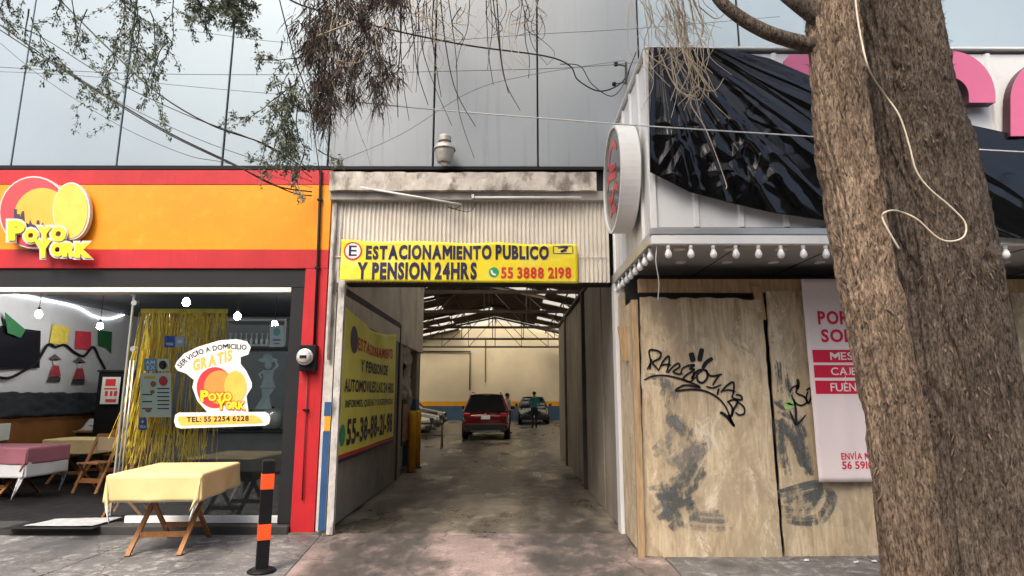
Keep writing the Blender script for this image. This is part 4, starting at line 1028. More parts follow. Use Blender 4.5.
# ------------------------------------------------------------------ gold fringe curtain behind the glass
M_GOLD = mat('gold_foil', (1.0, .64, .07), .3, metal=.1, var=.25, vscale=14)
fc = thing('fringe_curtain', 'shiny gold foil fringe curtain hanging behind the shop glass', 'curtain', P(185, 460, 8.0))
YC = 8.02
mb = MB(); a, b = P(142, 309, YC), P(228, 313, YC); mb.box(a.x, b.x, YC - .01, YC + .01, a.z - .06, a.z); mb.build('header_tape', M_GOLD, fc)
mb = MB(); rg = random.Random(3)
for k in range(230):
    u = rg.random(); x = a.x + (b.x - a.x) * u; y = YC + rg.uniform(-.05, .05)
    full = u < .38 or rg.random() < .35
    L = rg.uniform(1.55, 1.95) if full else rg.uniform(.25, .9)
    w = rg.uniform(.008, .018); ph = rg.uniform(0, 6); pts = []
    lean = rg.uniform(-.05, .05) - (.18 * (1 - u / .38) if u < .38 else 0) * 1
    for i in range(11):
        f = i / 10; tw = ph + f * rg.uniform(3, 8)
        c = Vector((x + lean * f * f + .015 * math.sin(f * 9 + ph), y + .02 * math.sin(f * 7 + ph * 2), a.z - .05 - L * f))
        d = Vector((math.cos(tw), math.sin(tw), 0)) * w / 2
        mb.v += [tuple(c - d), tuple(c + d)]
    n0 = len(mb.v) - 22
    mb.f += [(n0 + 2 * i, n0 + 2 * i + 1, n0 + 2 * i + 3, n0 + 2 * i + 2) for i in range(10)]
# a lower second layer
for k in range(90):
    x = P(rg.uniform(128, 200), 430, 8.2).x; y = 8.2 + rg.uniform(-.06, .06); z = rg.uniform(.95, 1.2); L = rg.uniform(.25, .55); w = .014; ph = rg.uniform(0, 6); sx = rg.uniform(-.12, .12)
    for i in range(6):
        f = i / 5; d = Vector((math.cos(ph + f * 4), math.sin(ph + f * 4), 0)) * w / 2; c = Vector((x + sx * f, y, z - L * f)); mb.v += [tuple(c - d), tuple(c + d)]
    n0 = len(mb.v) - 12; mb.f += [(n0 + 2 * i, n0 + 2 * i + 1, n0 + 2 * i + 3, n0 + 2 * i + 2) for i in range(5)]
stuff(mb.build('foil_strips', M_GOLD, fc))

# ------------------------------------------------------------------ lamps inside the restaurant (lit)
M_LIT = mat('lit_bulb', (1, 1, 1), .4, var=0, emit=(1.0, .97, .92), estr=130)
def pendant(label, p, s=1.0):
    t = thing('pendant_bulb', label, 'lamp', (p.x, p.y, p.z), 'lit bulbs in the restaurant')
    mb = MB(); mb.tube([(p.x, p.y, p.z + .05), (p.x, p.y, ZC)], .006, 6); mb.build('cord', M_BLACK, t)
    mb = MB(); mb.lathe([(.022, .04), (.024, .09), (.012, .1)], p, 10); mb.build('socket', M_BLACK, t)
    mb = MB(); mb.lathe([(.018, .045), (.04 * s, .02), (.055 * s, -.02), (.05 * s, -.055), (.03 * s, -.08), (.004, -.09)], p, 14); mb.build('bulb', M_LIT, t, smooth=True)
pendant('lit pendant bulb hanging near the left edge of the open doorway', P(40, 313, 10.6))
pendant('lit pendant bulb hanging left of the glass edge in the doorway', P(101, 325, 11.8))
pendant('lit pendant bulb seen through the glass above the gold fringe', P(187, 301, 9.6))
pendant('lit pendant bulb seen through the glass right of the gold fringe', P(238, 315, 10.6))
pendant('lit pendant bulb seen through the glass near the white notice', P(275, 323, 11.5))
rope = [PX(-20, 288, XW + .03), PX(30, 297, XW + .03), PX(75, 306, XW + .03), PX(95, 316, XW + .03), PX(110, 319, XW + .03), PX(125, 315, XW + .03)]
mb = MB(); mb.tube(bez(rope, 6), .011, 6); tag(mb.build('light_strip', mat('led_rope', (1, 1, 1), .4, var=0, emit=(.9, .95, 1.0), estr=4)), 'glowing white light strip drooping along the top of the restaurant wall', 'lamp')

# ------------------------------------------------------------------ left wall dressing: TV, paper flags, garland, cut-outs
def wall_poly(pts, off): return [tuple(PX(x, y, XW + off)) for x, y in pts]
tv = thing('wall_television', 'black flat television on the restaurant wall at the left edge', 'television', PX(20, 370, XW + .05))
c = wall_poly([(-30, 322), (42, 331), (41, 368), (-30, 371)], .06)
mb = MB(); mb.v = c + [(XW + .01, v[1], v[2]) for v in c]; mb.f = [(0, 1, 2, 3), (7, 6, 5, 4)] + [(i, (i + 1) % 4, (i + 1) % 4 + 4, i + 4) for i in range(4)]; mb.build('casing', M_BLACK, tv)
c = wall_poly([(-28, 325), (40, 333), (39, 366), (-28, 369)], .062); mb = MB(); mb.v = c; mb.f = [(0, 1, 2, 3)]; mb.build('screen', mat('screen_black', (.01, .01, .015), .12, var=0), tv)
def wallthing(name, label, pts, col, cat, off=.02, holes=True, grp=None):
    t = thing(name, label, cat, PX(pts[2][0], pts[2][1], XW + off), grp)
    c = wall_poly(pts, off); mb = MB(); mb.v = c; mb.f = [tuple(range(len(c)))]
    mb.build('paper', mat('paper_' + name + label[:6], col, .7, var=.15, vscale=12), t, thick=.002); return t
wallthing('paper_flag', 'green cut-paper flag hanging beside the television', [(6, 312), (27, 330), (22, 338), (9, 333)], (.02, .13, .045), 'flag', .12)
wallthing('paper_flag', 'yellow cut-paper flag on the restaurant wall', [(54, 324), (71, 328), (68, 346), (51, 343)], (.75, .60, .10), 'flag', .04)
wallthing('paper_flag', 'red cut-paper flag on the restaurant wall', [(77, 331), (92, 332), (92, 350), (76, 349)], (.62, .05, .08), 'flag', .04)
wallthing('paper_flag', 'green and blue cut-paper flag nearest the glass door', [(99, 330), (113, 332), (112, 354), (107, 348), (99, 346)], (.05, .28, .14), 'flag', .04)
ga = [(-5, 376), (10, 378), (25, 371), (38, 362), (49, 345), (57, 347), (66, 345), (75, 352), (85, 356), (94, 347), (100, 358), (106, 369)]
mb = MB(); mb.tube(bez([PX(x, y, XW + .05) for x, y in ga], 6), .025, 7); tag(mb.build('tinsel_garland', M_BLACK, None, smooth=True), 'black tinsel garland draped in swags across the restaurant wall', 'garland')
def cutout(label, cx, y0, y1):
    t = thing('wall_cutout', label, 'picture', PX(cx, y1, XW + .03))
    h = y1 - y0
    for nm, pts, col in (('hat', [(cx - 6, y0 + .16 * h), (cx, y0), (cx + 7, y0 + .2 * h), (cx, y0 + .26 * h)], (.12, .10, .10)), ('head', ellipse_px(cx + 1, y0 + .3 * h, 3, 3.5, 12), (.6, .5, .45)),
                         ('dress', [(cx - 2, y0 + .42 * h), (cx + 4, y0 + .42 * h), (cx + 6, y0 + .8 * h), (cx - 6, y0 + .8 * h)], (.35, .05, .06)), ('hem', [(cx - 6, y0 + .82 * h), (cx + 6, y0 + .82 * h), (cx + 5, y0 + h), (cx - 8, y0 + h)], (.05, .05, .05))):
        mb = MB(); mb.v = wall_poly(pts, .035); mb.f = [tuple(range(len(pts)))]; mb.build(nm, mat('cut_' + nm, col, .7, var=.3, vscale=20), t, thick=.002)
cutout('paper cut-out figure with hat on the wall under the yellow flag', 56, 354, 382)
cutout('paper cut-out figure with hat on the wall under the red flag', 80, 357, 384)
mb = MB()
def cover(u, v):
    q = noise.fractal(Vector((u * 14, v * 5, 3)), 1, 2, 4); return (XW + .1 + .05 * q + (1 - v) * .12, 10.0 + 4.2 * u, 1.2 + .45 * v + .03 * q)
mb.grid(cover, 70, 10); tag(mb.build('plastic_cover', mat('dark_plastic', (.03, .035, .04), .3, var=.2), None, smooth=True, thick=.004), 'crumpled dark plastic cover along the top of the wall bench', 'cover')
bn = thing('wall_bench', 'brown upholstered bench along the left restaurant wall', 'bench', (XW + .3, 12, .08))
for nm, m, a in (('backrest', mat('bench_brown', (.26, .11, .03), .6, var=.15), (XW + .02, XW + .16, 10.0, 14.3, .5, 1.19)), ('seat', mat('bench_seat', (.16, .07, .03), .6, var=.15), (XW + .02, XW + .5, 10.0, 14.3, .38, .49)), ('plinth', M_BLACK, (XW + .02, XW + .45, 10.05, 14.25, .08, .379))):
    mb = MB(); mb.box(*a); mb.build(nm, m, bn, bevel=.02)
mb = MB(); mb.box(XW + .17, XW + .2, 10.9, 11.3, .8, 1.1); tag(mb.build('framed_card', M_PAPER, None, bevel=.01), 'small pale card leaning on the bench at the left edge', 'card')
cab = thing('dark_cabinet', 'dark cabinet standing at the back of the restaurant beside the glass edge', 'cabinet', P(112, 440, 12.6))
ca, cb_ = P(100, 372, 12.6), P(124, 450, 12.6)
mb = MB(); mb.box(ca.x, cb_.x + .3, 12.6, 13.1, .08, ca.z); mb.build('body', M_BLACK, cab, bevel=.01)
mb = MB(); mb.box(ca.x - .02, cb_.x + .32, 12.57, 13.12, ca.z + .002, ca.z + .04); mb.build('top', M_FRAME, cab, bevel=.005)
wa, wb = P(104, 377, 12.56), P(119, 404, 12.56)
ms = thing('menu_card', 'white and red menu card fixed on the dark cabinet', 'menu', P(111, 404, 12.56))
mb = MB(); mb.box(wa.x, wb.x, 12.552, 12.56, wb.z, wa.z); mb.build('card', M_PAPER, ms)
mb = MB()
for (x0, x1, y0, y1) in ((106, 117, 379, 386), (105, 118, 388, 389.5), (105.5, 109, 391, 396), (110.5, 113.5, 391, 396), (114.5, 118, 391, 396), (106, 117, 399, 402)):
    a, b = P(x0, y1, 12.548), P(x1, y0, 12.548); mb.add([(a.x, 12.548, a.z), (b.x, 12.548, a.z), (b.x, 12.548, b.z), (a.x, 12.548, b.z)], [(0, 1, 2, 3)])
mb.build('print', M_SRED, ms)
# counter with cloth bundle and bowl
ct = thing('serving_counter', 'long dark serving counter seen through the shop glass at the back', 'counter', P(90, 440, 12.9))
a, b = P(82, 432, 12.9), P(122, 432, 12.9)
mb = MB(); mb.box(b.x + .36, b.x + 5, 12.7, 13.3, .08, a.z); mb.build('body', mat('counter_dark', (.10, .10, .10), .5), ct, bevel=.01)
mb = MB(); mb.box(b.x + .35, b.x + 5.03, 12.67, 13.33, a.z + .002, a.z + .04); mb.build('top', M_FRAME, ct, bevel=.005)
sc_ = thing('side_counter', 'low dark side counter carrying a white bowl at the back of the restaurant', 'counter', (a.x, 12.9, .08))
mb = MB(); mb.box(a.x, ca.x - .06, 12.75, 13.25, .08, a.z); mb.build('body', M_FRAME, sc_, bevel=.01)
mb = MB(); mb.box(a.x - .03, ca.x - .05, 12.7, 13.28, a.z + .002, a.z + .04); mb.build('top', M_WOOD, sc_, bevel=.005)
p = P(96, 430, 12.9)
mb = MB(); mb.lathe([(.07, 0), (.12, .1), (.13, .13), (.115, .12), (.06, .02)], (p.x, p.y, a.z + .042), 18); tag(mb.build('white_bowl', M_STK, None, smooth=True), 'white bowl on the side counter near the dark cabinet', 'bowl')
mb = MB(); mb.grid(lambda u, v: (a.x + .02 + .38 * u, 12.75 + .4 * v, a.z + .045 + .22 * math.sin(math.pi * u) * math.sin(math.pi * v) * (1 + .6 * noise.noise(Vector((u * 5, v * 5, 1)))) ), 16, 12)
tag(mb.build('cloth_bundle', mat('pale_cloth', (.5, .52, .52), .8, var=.15), None, smooth=True), 'heaped pale grey cloth on the side counter left of the bowl', 'cloth')
# glass shelf at the back, seen through the pane
shf = thing('glass_rack', 'grey shelf of upside-down glasses on the back wall behind the glass', 'shelf', P(255, 347, 14.4))
a, b = P(225, 347, 14.4), P(290, 322, 14.4)
mb = MB()
for zz in (a.z, b.z): mb.box(a.x, b.x, 14.2, 14.98, zz, zz + .05)
mb.box(b.x - .05, b.x, 14.2, 14.98, a.z + .051, b.z - .001); mb.build('shelf_board', mat('shelf_grey', (.35, .36, .36), .5), shf)
gl0 = None
for k in range(11):
    if gl0 is None:
        mb = MB(); mb.lathe([(.035, 0), (.04, .12), (.01, .16), (.01, .26), (.04, .27)], (0, 0, 0), 10); gl0 = mb.mesh('wine_glass', mat('clear_glass', (.6, .65, .65), .08, var=0, spec=.9), True)
    o = bpy.data.objects.new('wine_glass', gl0); COL.objects.link(o); o.location = (a.x + .1 + k * (b.x - a.x - .25) / 10, 14.45, a.z + .051)
    tag(o, 'upturned glass in the row on the grey shelf behind the glass', 'glass', 'glasses on the back shelf')
for (x, h, w, colr, lab) in ((232, .5, .18, (.5, .5, .48), 'grey steel urn on the back counter right of the fringe'), (250, .35, .3, (.12, .13, .13), 'dark squat appliance on the back counter behind the frosted decal'), (272, .42, .2, (.3, .31, .32), 'grey canister on the back counter near the frame post')):
    p = P(x, 430, 13.0); t = thing('counter_appliance', lab, 'appliance', (p.x, 13.0, a.z)); zc = P(90, 432, 12.9).z + .043
    mb = MB(); mb.lathe([(w * .8, 0), (w, .04), (w, h * .8), (w * .7, h), (0, h + .01)], (p.x, 13.0, zc), 18); mb.build('body', mat('app' + lab[:5], colr, .3, metal=.6), t, smooth=True)
    mb = MB(); mb.lathe([(.02, h + .012), (.035, h + .04), (0, h + .06)], (p.x, 13.0, zc), 10); mb.build('knob', M_BLACK, t, smooth=True)

# ------------------------------------------------------------------ tables and folding chairs
M_CLOTHY = mat('yellow_cloth', (.78, .60, .28), .7, var=.05, vscale=6, bump=.15, bscale=220)
M_CLOTHP = mat('pink_cloth', (.42, .16, .20), .75, var=.06, bump=.15, bscale=220)
M_CLOTHW = mat('white_cloth', (.75, .76, .76), .75, var=.05)
def cloth(name, parent, L, W, H, drop, m, z0=0.0, seed=1, corner=0.0):
    """tablecloth over an L x W table top at height H; corners hang as folded points"""
    mb = MB(); nu, nv = 64, 60
    def fn(u, v):
        x = (u - .5) * (L + 2 * drop); y = (v - .5) * (W + 2 * drop)
        ox = max(0, abs(x) - L / 2); oy = max(0, abs(y) - W / 2); sx = 1 if x > 0 else -1; sy = 1 if y > 0 else -1
        px_, py_ = max(-L / 2, min(L / 2, x)), max(-W / 2, min(W / 2, y))
        d = math.hypot(ox, oy); z = H - d
        if d > 0:
            cx, cy_ = ox / d, oy / d; s2 = 2 * cx * cy_
            wv = (.010 * math.sin((x if oy > ox else y) * 11 + seed) + .012 * noise.noise(Vector((x * 5, y * 5, seed)))) * d / drop
            out = .010 + .10 * d * d + .05 * d * s2 + wv
            px_ += sx * out * cx; py_ += sy * out * cy_
            px_ -= sx * .42 * min(ox, oy); z -= corner * d * max(0, s2 - .5)
        return Vector((px_, py_, z + .0015 * noise.noise(Vector((x * 6, y * 6, 2)))))
    mb.grid(fn, nu, nv)
    return mb.build(name, m, parent, smooth=True, thick=.003)
def trestle_table(label, loc, rz, L, W, m_cloth, drop, under=True, H=.75, ud=1.12):
    t = thing('folding_table', label, 'table', loc, 'folding tables', local=True); t.rotation_euler = (0, 0, rz)
    mb = MB(); mb.box(-L / 2 + .01, L / 2 - .01, -W / 2 + .01, W / 2 - .01, H - .04, H - .012); mb.build('table_top', M_WOOD, t)
    for s in (-1, 1):
        for q in (-1, 1):
            x = s * (.25 if q < 0 else .215)
            mb = MB(); mb.bar((x, q * .43, 0), (x, -q * .36, H - .041), .026, .05, up=(1, 0, 0)); mb.build('leg', M_WOOD, t, bevel=.004)
    for q in (-1, 1):
        w = .237 if q < 0 else .202
        mb = MB(); mb.bar((-w, q * .25, .17), (w, q * .25, .17), .025, .055); mb.build('stretcher', M_WOOD, t, bevel=.003)
    if under:
        cloth('under_cloth', t, L, W, H - .008, drop * ud, M_CLOTHW, seed=2, corner=.5)
    cloth('tablecloth', t, L + .01, W + .01, H, drop, m_cloth, seed=2)
    return t
def folding_chair(label, loc, rz, m_pad, grp='folding chairs'):
    t = thing('folding_chair', label, 'chair', loc, grp, local=True); t.rotation_euler = (0, 0, rz)
    for s in (-1, 1):
        mb = MB(); mb.bar((s * .2, .20, 0), (s * .2, -.20, .88), .03, .045, up=(1, 0, 0)); mb.build('back_leg', M_WOOD, t, bevel=.004)
        mb = MB(); mb.bar((s * .17, -.22, 0), (s * .17, .2, .47), .028, .04, up=(1, 0, 0)); mb.build('front_leg', M_WOOD, t, bevel=.004)
    for k in range(5):
        mb = MB(); mb.box(-.19, .19, -.18 + k * .08, -.11 + k * .08, .445, .465); mb.build('seat_slat', M_WOOD, t, bevel=.003)
    mb = MB(); mb.box(-.185, .185, -.185, -.155, .62, .84); mb.build('backrest', m_pad, t, bevel=.01)
    mb = MB(); mb.bar((-.2, -.2, .86), (.2, -.2, .86), .03, .06); mb.build('top_rail', M_WOOD, t, bevel=.004)
    mb = MB(); mb.bar((-.17, .09, .2), (.17, .09, .2), .025, .04); mb.bar((-.2, .12, .17), (.2, .12, .17), .02, .035); mb.build('stretcher', M_WOOD, t)
    return t

trestle_table('folding table with pale yellow cloth standing on the sidewalk', (-3.64, 6.97, 0), R(5), .90, 1.1, M_CLOTHY, .26, H=.81, ud=1.0)
trestle_table('folding table with dusty pink cloth inside the restaurant', (-7.75, 9.75, .08), R(-3), 1.3, .8, M_CLOTHP, .24, ud=1.75)
trestle_table('small folding table with pale yellow cloth deep inside the restaurant', (-7.75, 11.4, .08), R(0), .9, .7, M_CLOTHY, .25, under=False)
folding_chair('wooden folding chair with cream back inside beside the pink table', (-6.62, 10.15, .08), R(172), mat('cream_pad', (.62, .50, .30), .7, var=.05))
folding_chair('wooden folding chair just inside the doorway behind the sidewalk table', (-5.0, 8.35, .08), R(105), M_WOOD)
folding_chair('wooden folding chair farther in, left of the dark cabinet', (-7.2, 11.6, .08), R(190), M_WOOD)
dm = thing('doormat', 'dark rubber doormat on the restaurant floor near the entrance', 'mat', (-6.2, 8.1, .08))
a, b = G(2, 529, .08), G(74, 516, .08)
mb = MB(); mb.box(a.x, a.x + 1.05, a.y, b.y + .1, .081, .086); mb.build('rubber', M_BLACK, dm, bevel=.004)
mb = MB(); mb.grid(lambda u, v: (a.x + .18 + .8 * u + .1 * v, a.y + .1 + .42 * v, .098 + .012 * abs(noise.noise(Vector((u * 4, v * 4, 3)))) + .02 * u * v * v), 14, 10)
tag(mb.build('newspaper', mat('newsprint', (.42, .43, .44), .8, var=.25, vscale=9), None, smooth=True, thick=.002), 'crumpled sheet of newspaper lying on the doormat', 'newspaper')

# ------------------------------------------------------------------ bollard
p = G(262, 571)
bo = thing('street_bollard', 'black square bollard with two orange bands at the sidewalk edge', 'bollard', (p.x, p.y, 0))
RM = Matrix.Translation((p.x, p.y, 0)) @ Matrix.Rotation(R(24), 4, 'Z')
h = .055; M_BOL = mat('bollard_black', (.008, .008, .009), .5, var=.2, spec=.2, layers=[((.1, .09, .08), 9, (1, 1, .5), .64, .75, .5)]); M_BOR = mat('bollard_orange', (.85, .10, .02), .4, var=.08, layers=[((.3, .08, .04), 12, (1, 1, 1), .62, .75, .5)])
mb = MB(); mb.box(-h, h, -h, h, 0, .985, RM); mb.build('post', M_BOL, bo, bevel=.006)
for z0, z1 in ((.28, .42), (.73, .87)):
    mb = MB(); mb.box(-h - .003, h + .003, -h - .003, h + .003, z0, z1, RM); mb.build('orange_band', M_BOR, bo, bevel=.003)
mb = MB(); mb.lathe([(.13, .003), (.125, .012), (.09, .03), (.075, .035)], (p.x, p.y, 0), 16); mb.build('base_flange', M_BOL, bo, smooth=True)
mb = MB(); mb.box(-h + .008, h - .008, -h + .008, h - .008, .986, .992, RM); mb.build('cap', M_BLACK, bo)

# ------------------------------------------------------------------ electricity meter and conduit
me_ = thing('electric_meter', 'black electricity meter box with round dial on the red pillar', 'meter', P(307, 372, YF))
a, b = P(299, 371, YF - .08), P(317, 345, YF - .08)
mb = MB(); mb.box(a.x, b.x, YF - .10, YF + .001, a.z, b.z); mb.build('box', M_BLACK, me_, bevel=.01)
c = P(306, 357, YF - .1)
mb = MB(); mb.lathe([(.095, -.002), (.095, -.03), (.08, -.05), (.078, -.085), (.06, -.1), (0, -.105)], c, 24, 'Y', cap=False); mb.build('dial_cover', mat('meter_glass', (.55, .53, .48), .12, var=.1, coat=.6), me_, smooth=True)
mb = MB(); mb.lathe([(.1, -.03), (.1, -.045), (.085, -.048), (.085, -.03)], c, 24, 'Y', cap=False); mb.build('dial_ring', M_ALU, me_)
mb = MB(); mb.box(c.x - .04, c.x + .04, c.y - .109, c.y - .106, c.z - .02, c.z + .015); mb.build('number_plate', M_BLACK, me_)
cd = thing('meter_conduit', 'thin dark conduit running up the red pillar to the meter', 'pipe', P(305, 530, YF))
mb = MB(); mb.tube([P(321, 170, YF - .03), P(318, 262, YF - .03), P(314.5, 345, YF - .03)], .018, 8); mb.build('upper_pipe', M_BLACK, cd, smooth=True)
mb = MB(); mb.tube([P(308, 371, YF - .025), P(304.5, 450, YF - .025), P(302.5, 500, YF - .025)], .009, 8); mb.build('lower_pipe', mat('dark_red', (.16, .02, .02), .5), cd, smooth=True)
for (x, y) in ((320, 200), (317.5, 268), (306, 410)):
    q = P(x, y, YF - .03); mb = MB(); mb.box(q.x - .03, q.x + .03, YF - .05, YF + .001, q.z - .012, q.z + .012); mb.build('clamp', M_BLACK, cd)

# ------------------------------------------------------------------ old street lantern on the panels
p = P(444.5, 150, 7.5); s = 8.02 / 610
lt = thing('wall_lantern', 'weathered metal lantern fixed to the panels above the concrete lintel', 'lamp', (p.x, p.y, p.z))
M_LAN = mat('weathered_zinc', (.42, .40, .35), .5, metal=.5, var=.2, vscale=9, layers=[((.2, .15, .1), 9, (1, 1, 1), .55, .7, .6)])
prof = [(3, 15.5), (5, 15), (6.5, 13), (6.5, 8.5), (4.5, 8), (4.5, 6.5), (7.5, 5.5), (9.8, 3.2), (11, .4), (11, -.4)]
mb = MB(); mb.lathe([(r * s, z * s) for r, z in prof], p, 24); mb.build('hood', M_LAN, lt, bevel=.004)
mb = MB(); mb.lathe([(9.6 * s, -.5 * s), (9.2 * s, -4 * s), (7.6 * s, -10.5 * s), (6.8 * s, -13 * s), (0, -13.2 * s)], p, 24); mb.build('bowl', M_LAN, lt)
mb = MB(); mb.lathe([(3.5 * s, -13.3 * s), (3 * s, -16 * s), (0, -16.3 * s)], p, 12); mb.build('drain_cap', M_ALU, lt, smooth=True)
mb = MB(); mb.bar((p.x, p.y, p.z + 11 * s), (p.x, YP - .01, p.z + 11 * s), .04); mb.build('bracket', M_STEEL, lt)
# ------------------------------------------------------------------ cars
M_TYRE = mat('tyre_rubber', (.015, .015, .015), .8, var=.1); M_RIM = mat('alloy_rim', (.4, .4, .4), .3, metal=.8, var=0)
M_CGLASS = mat('car_glass', (.012, .014, .016), .06, var=0, spec=.8); M_PLASTIC = mat('black_plastic_trim', (.018, .018, .02), .55, var=0)
M_TAIL = mat('tail_lamp', (.35, .01, .012), .12, var=0, coat=.6); M_HEAD = mat('head_lamp', (.6, .62, .62), .08, var=0, metal=.4, coat=.8); M_PLATE = mat('number_plate', (.78, .78, .76), .4, var=0)
M_CHROME = mat('chrome', (.7, .7, .7), .12, metal=1, var=0)
def car(label, paint, loc, rz, L=4.3, W=1.8, H=1.6, suv=True, grp=None, plate=True):
    """local: +y is the front of the car, length along y"""
    t = thing('parked_car', label, 'car', loc, grp, local=True); t.rotation_euler = (0, 0, rz)
    hy = L / 2
    # stations along the body: y, sill z, shoulder z, half width
    hood = .95 if suv else .88; tail = 1.02 if suv else .98
    st = [(-hy, .48, .78, .60), (-hy + .04, .36, tail - .08, .82), (-hy + .22, .25, tail, .94), (-hy + .8, .22, tail, .985), (0, .22, tail - .03, 1.0), (hy - 1.35, .22, hood + .02, .985), (hy - .7, .24, hood - .07, .95), (hy - .22, .28, hood - .17, .88), (hy - .03, .36, .68, .74), (hy, .45, .6, .62)]
    mb = MB(); n = 12; ring = []
    for (y, z0, z1, w) in st:
        hw = W / 2 * w; zc = (z0 + z1) / 2
        r = [(-hw * .88, z0), (-hw * .98, z0 + .1), (-hw, zc), (-hw * .985, z1 - .13), (-hw * .9, z1 - .02), (-hw * .5, z1 + .015)]
        r = r + [(-x, z) for x, z in r[::-1]]
        mb.v += [(x, y, z) for x, z in r]
    m = len(st)
    mb.f = [(i * n + k, i * n + (k + 1) % n, (i + 1) * n + (k + 1) % n, (i + 1) * n + k) for i in range(m - 1) for k in range(n)] + [tuple(range(n))[::-1], tuple(range((m - 1) * n, m * n))]
    body = mb.build('body', paint, t, smooth=True, sub=1)
    # greenhouse: glass volume, then roof skin and pillars
    y0, y1, y2, y3 = -hy + (.12 if suv else .55), -hy + (.5 if suv else 1.15), hy - 1.95, hy - 1.15
    zb_, zr = tail - .04, H
    hw0, hw1 = W / 2 * .9, W / 2 * .62
    def loop(y, z, w): return [(-w, y, z), (w, y, z)]
    mb = MB(); mb.v = [(-hw0, y0, zb_), (hw0, y0, zb_), (hw0, y3, zb_ - .06), (-hw0, y3, zb_ - .06), (-hw1, y1, zr - .03), (hw1, y1, zr - .03), (hw1, y2, zr - .03), (-hw1, y2, zr - .03)]
    mb.f = [(0, 1, 5, 4), (1, 2, 6, 5), (2, 3, 7, 6), (3, 0, 4, 7), (4, 5, 6, 7), (3, 2, 1, 0)]
    mb.build('window_glass', M_CGLASS, t, bevel=.03, segs=2)
    mb = MB()
    mb.grid(lambda u, v: ((2 * u - 1) * hw1 * 1.03, y1 - .05 + (y2 - y1 + .1) * v, zr - .035 + .05 * (1 - (2 * u - 1) ** 2) * (1 - .5 * (2 * v - 1) ** 2)), 8, 8)
    mb.build('roof', paint, t, smooth=True, thick=.03)
    for s in (-1, 1):
        for (a, b) in (((s * hw0, y0, zb_), (s * hw1, y1, zr - .03)), ((s * hw0, y3, zb_ - .06), (s * hw1, y2, zr - .03)), ((s * hw0 * 1.0, -.1, zb_), (s * hw1, -.1, zr - .03))):
            mb = MB(); mb.bar(a, b, .06, .07); mb.build('pillar', paint, t, bevel=.01)
        mb = MB(); mb.box(s * (W / 2 + .01), s * (W / 2 + .17), y3 - .32, y3 - .2, tail + .0, tail + .14); mb.build('mirror', paint, t, bevel=.03)
        for wy in (-hy + .75, hy - .85):
            wh = MB(); wh.lathe([(.2, -.1), (.3, -.11), (.335, -.08), (.335, .08), (.3, .11), (.2, .1)], (s * (W / 2 - .12), wy, .335), 24, 'X'); w_ = wh.build('wheel', M_TYRE, t, smooth=True)
            rm = MB(); rm.lathe([(0, s * .09), (.06, s * .10), (.19, s * .085), (.2, s * .1)], (s * (W / 2 - .12), wy, .335), 16, 'X', cap=False); rm.build('rim', M_RIM, w_, smooth=True)
        # lamps
        mb = MB(); mb.box(s * W * .30, s * W * .455, -hy + .0, -hy + .22, tail - .20, tail - .05); mb.build('tail_lamp', M_TAIL, t, bevel=.03)
        mb = MB(); mb.box(s * W * .24, s * W * .44, hy - .3, hy - .07, hood - .33, hood - .20); mb.build('headlight', M_HEAD, t, bevel=.03)
        if suv:
            mb = MB(); mb.tube([(s * hw1 * .95, y1, zr + .02), (s * hw1 * .95, y1 + .2, zr + .06), (s * hw1 * .95, y2 - .2, zr + .06), (s * hw1 * .95, y2, zr + .02)], .015, 6); mb.build('roof_rail', M_PLASTIC, t)
        mb = MB(); mb.box(s * W * .36, s * W * .45, -hy - .015, -hy + .1, .52, .56); mb.build('reflector', M_TAIL, t)
    mb = MB(); mb.box(-W * .40, W * .40, -hy - .03, -hy + .18, .28, .60); rbp = mb.build('rear_bumper', M_PLASTIC, t, bevel=.04)
    mb = MB(); mb.box(-W * .30, W * .30, -hy - .045, -hy + .0, .31, .345); mb.build('skid_trim', M_CHROME, rbp)
    mb = MB(); mb.box(-W * .42, W * .42, hy - .16, hy + .03, .26, .46); mb.build('front_bumper', M_PLASTIC, t, bevel=.04)
    mb = MB(); mb.box(-W * .2, W * .2, hy - .05, hy + .02, .56, .72); mb.build('grille', M_PLASTIC, t, bevel=.01)
    if plate:
        mb = MB(); mb.box(-.16, .16, -hy - .035, -hy + .03, .74, .88); mb.build('number_plate', M_PLATE, t)
        mb = MB(); mb.box(-.16, .16, hy + .031, hy + .045, .38, .5); mb.build('number_plate', M_PLATE, t)
    mb = MB(); mb.lathe([(0, -hy + .01), (.045, -hy + .0), (.05, -hy + .05)], (0, 0, .93), 16, 'Y'); mb.build('badge', M_CHROME, t)
    mb = MB(); mb.bar((-.04, y0 - .01, zb_ + .02), (.35, y0 + .13, zb_ + .17), .015); mb.build('wiper', M_PLASTIC, t)
    return t
M_PRED = mat('red_car_paint', (.11, .004, .008), .18, var=0, coat=.8); M_PSIL = mat('silver_car_paint', (.42, .42, .40), .22, metal=.5, var=0, coat=.6)
M_PWHITE = mat('white_car_paint', (.65, .65, .62), .25, var=0, coat=.6); M_PDARK = mat('dark_car_paint', (.03, .035, .04), .2, var=0, coat=.7); M_PTEAL = mat('grey_green_car_paint', (.05, .075, .075), .22, var=0, coat=.6)
q = G(485.5, 440.5)
car('dark red hatchback parked tail-out in the middle of the garage', M_PRED, (q.x, q.y + 2.1, .002), 0, 4.3, 1.78, 1.63)
car('dark grey-green car facing out in front of the rear wall', M_PTEAL, ((533 - 510) / FOC * 35.5, 36.3, .002), R(180), 4.3, 1.75, 1.5, False)
car('silver car parked sideways on the left, second from the red car', M_PSIL, (-5.2, 27.2, .002), R(-90), 4.4, 1.8, 1.5, False)
car('white car parked sideways on the left, nearest the passage', M_PWHITE, (-5.1, 24.0, .002), R(-90), 4.2, 1.75, 1.45, False)
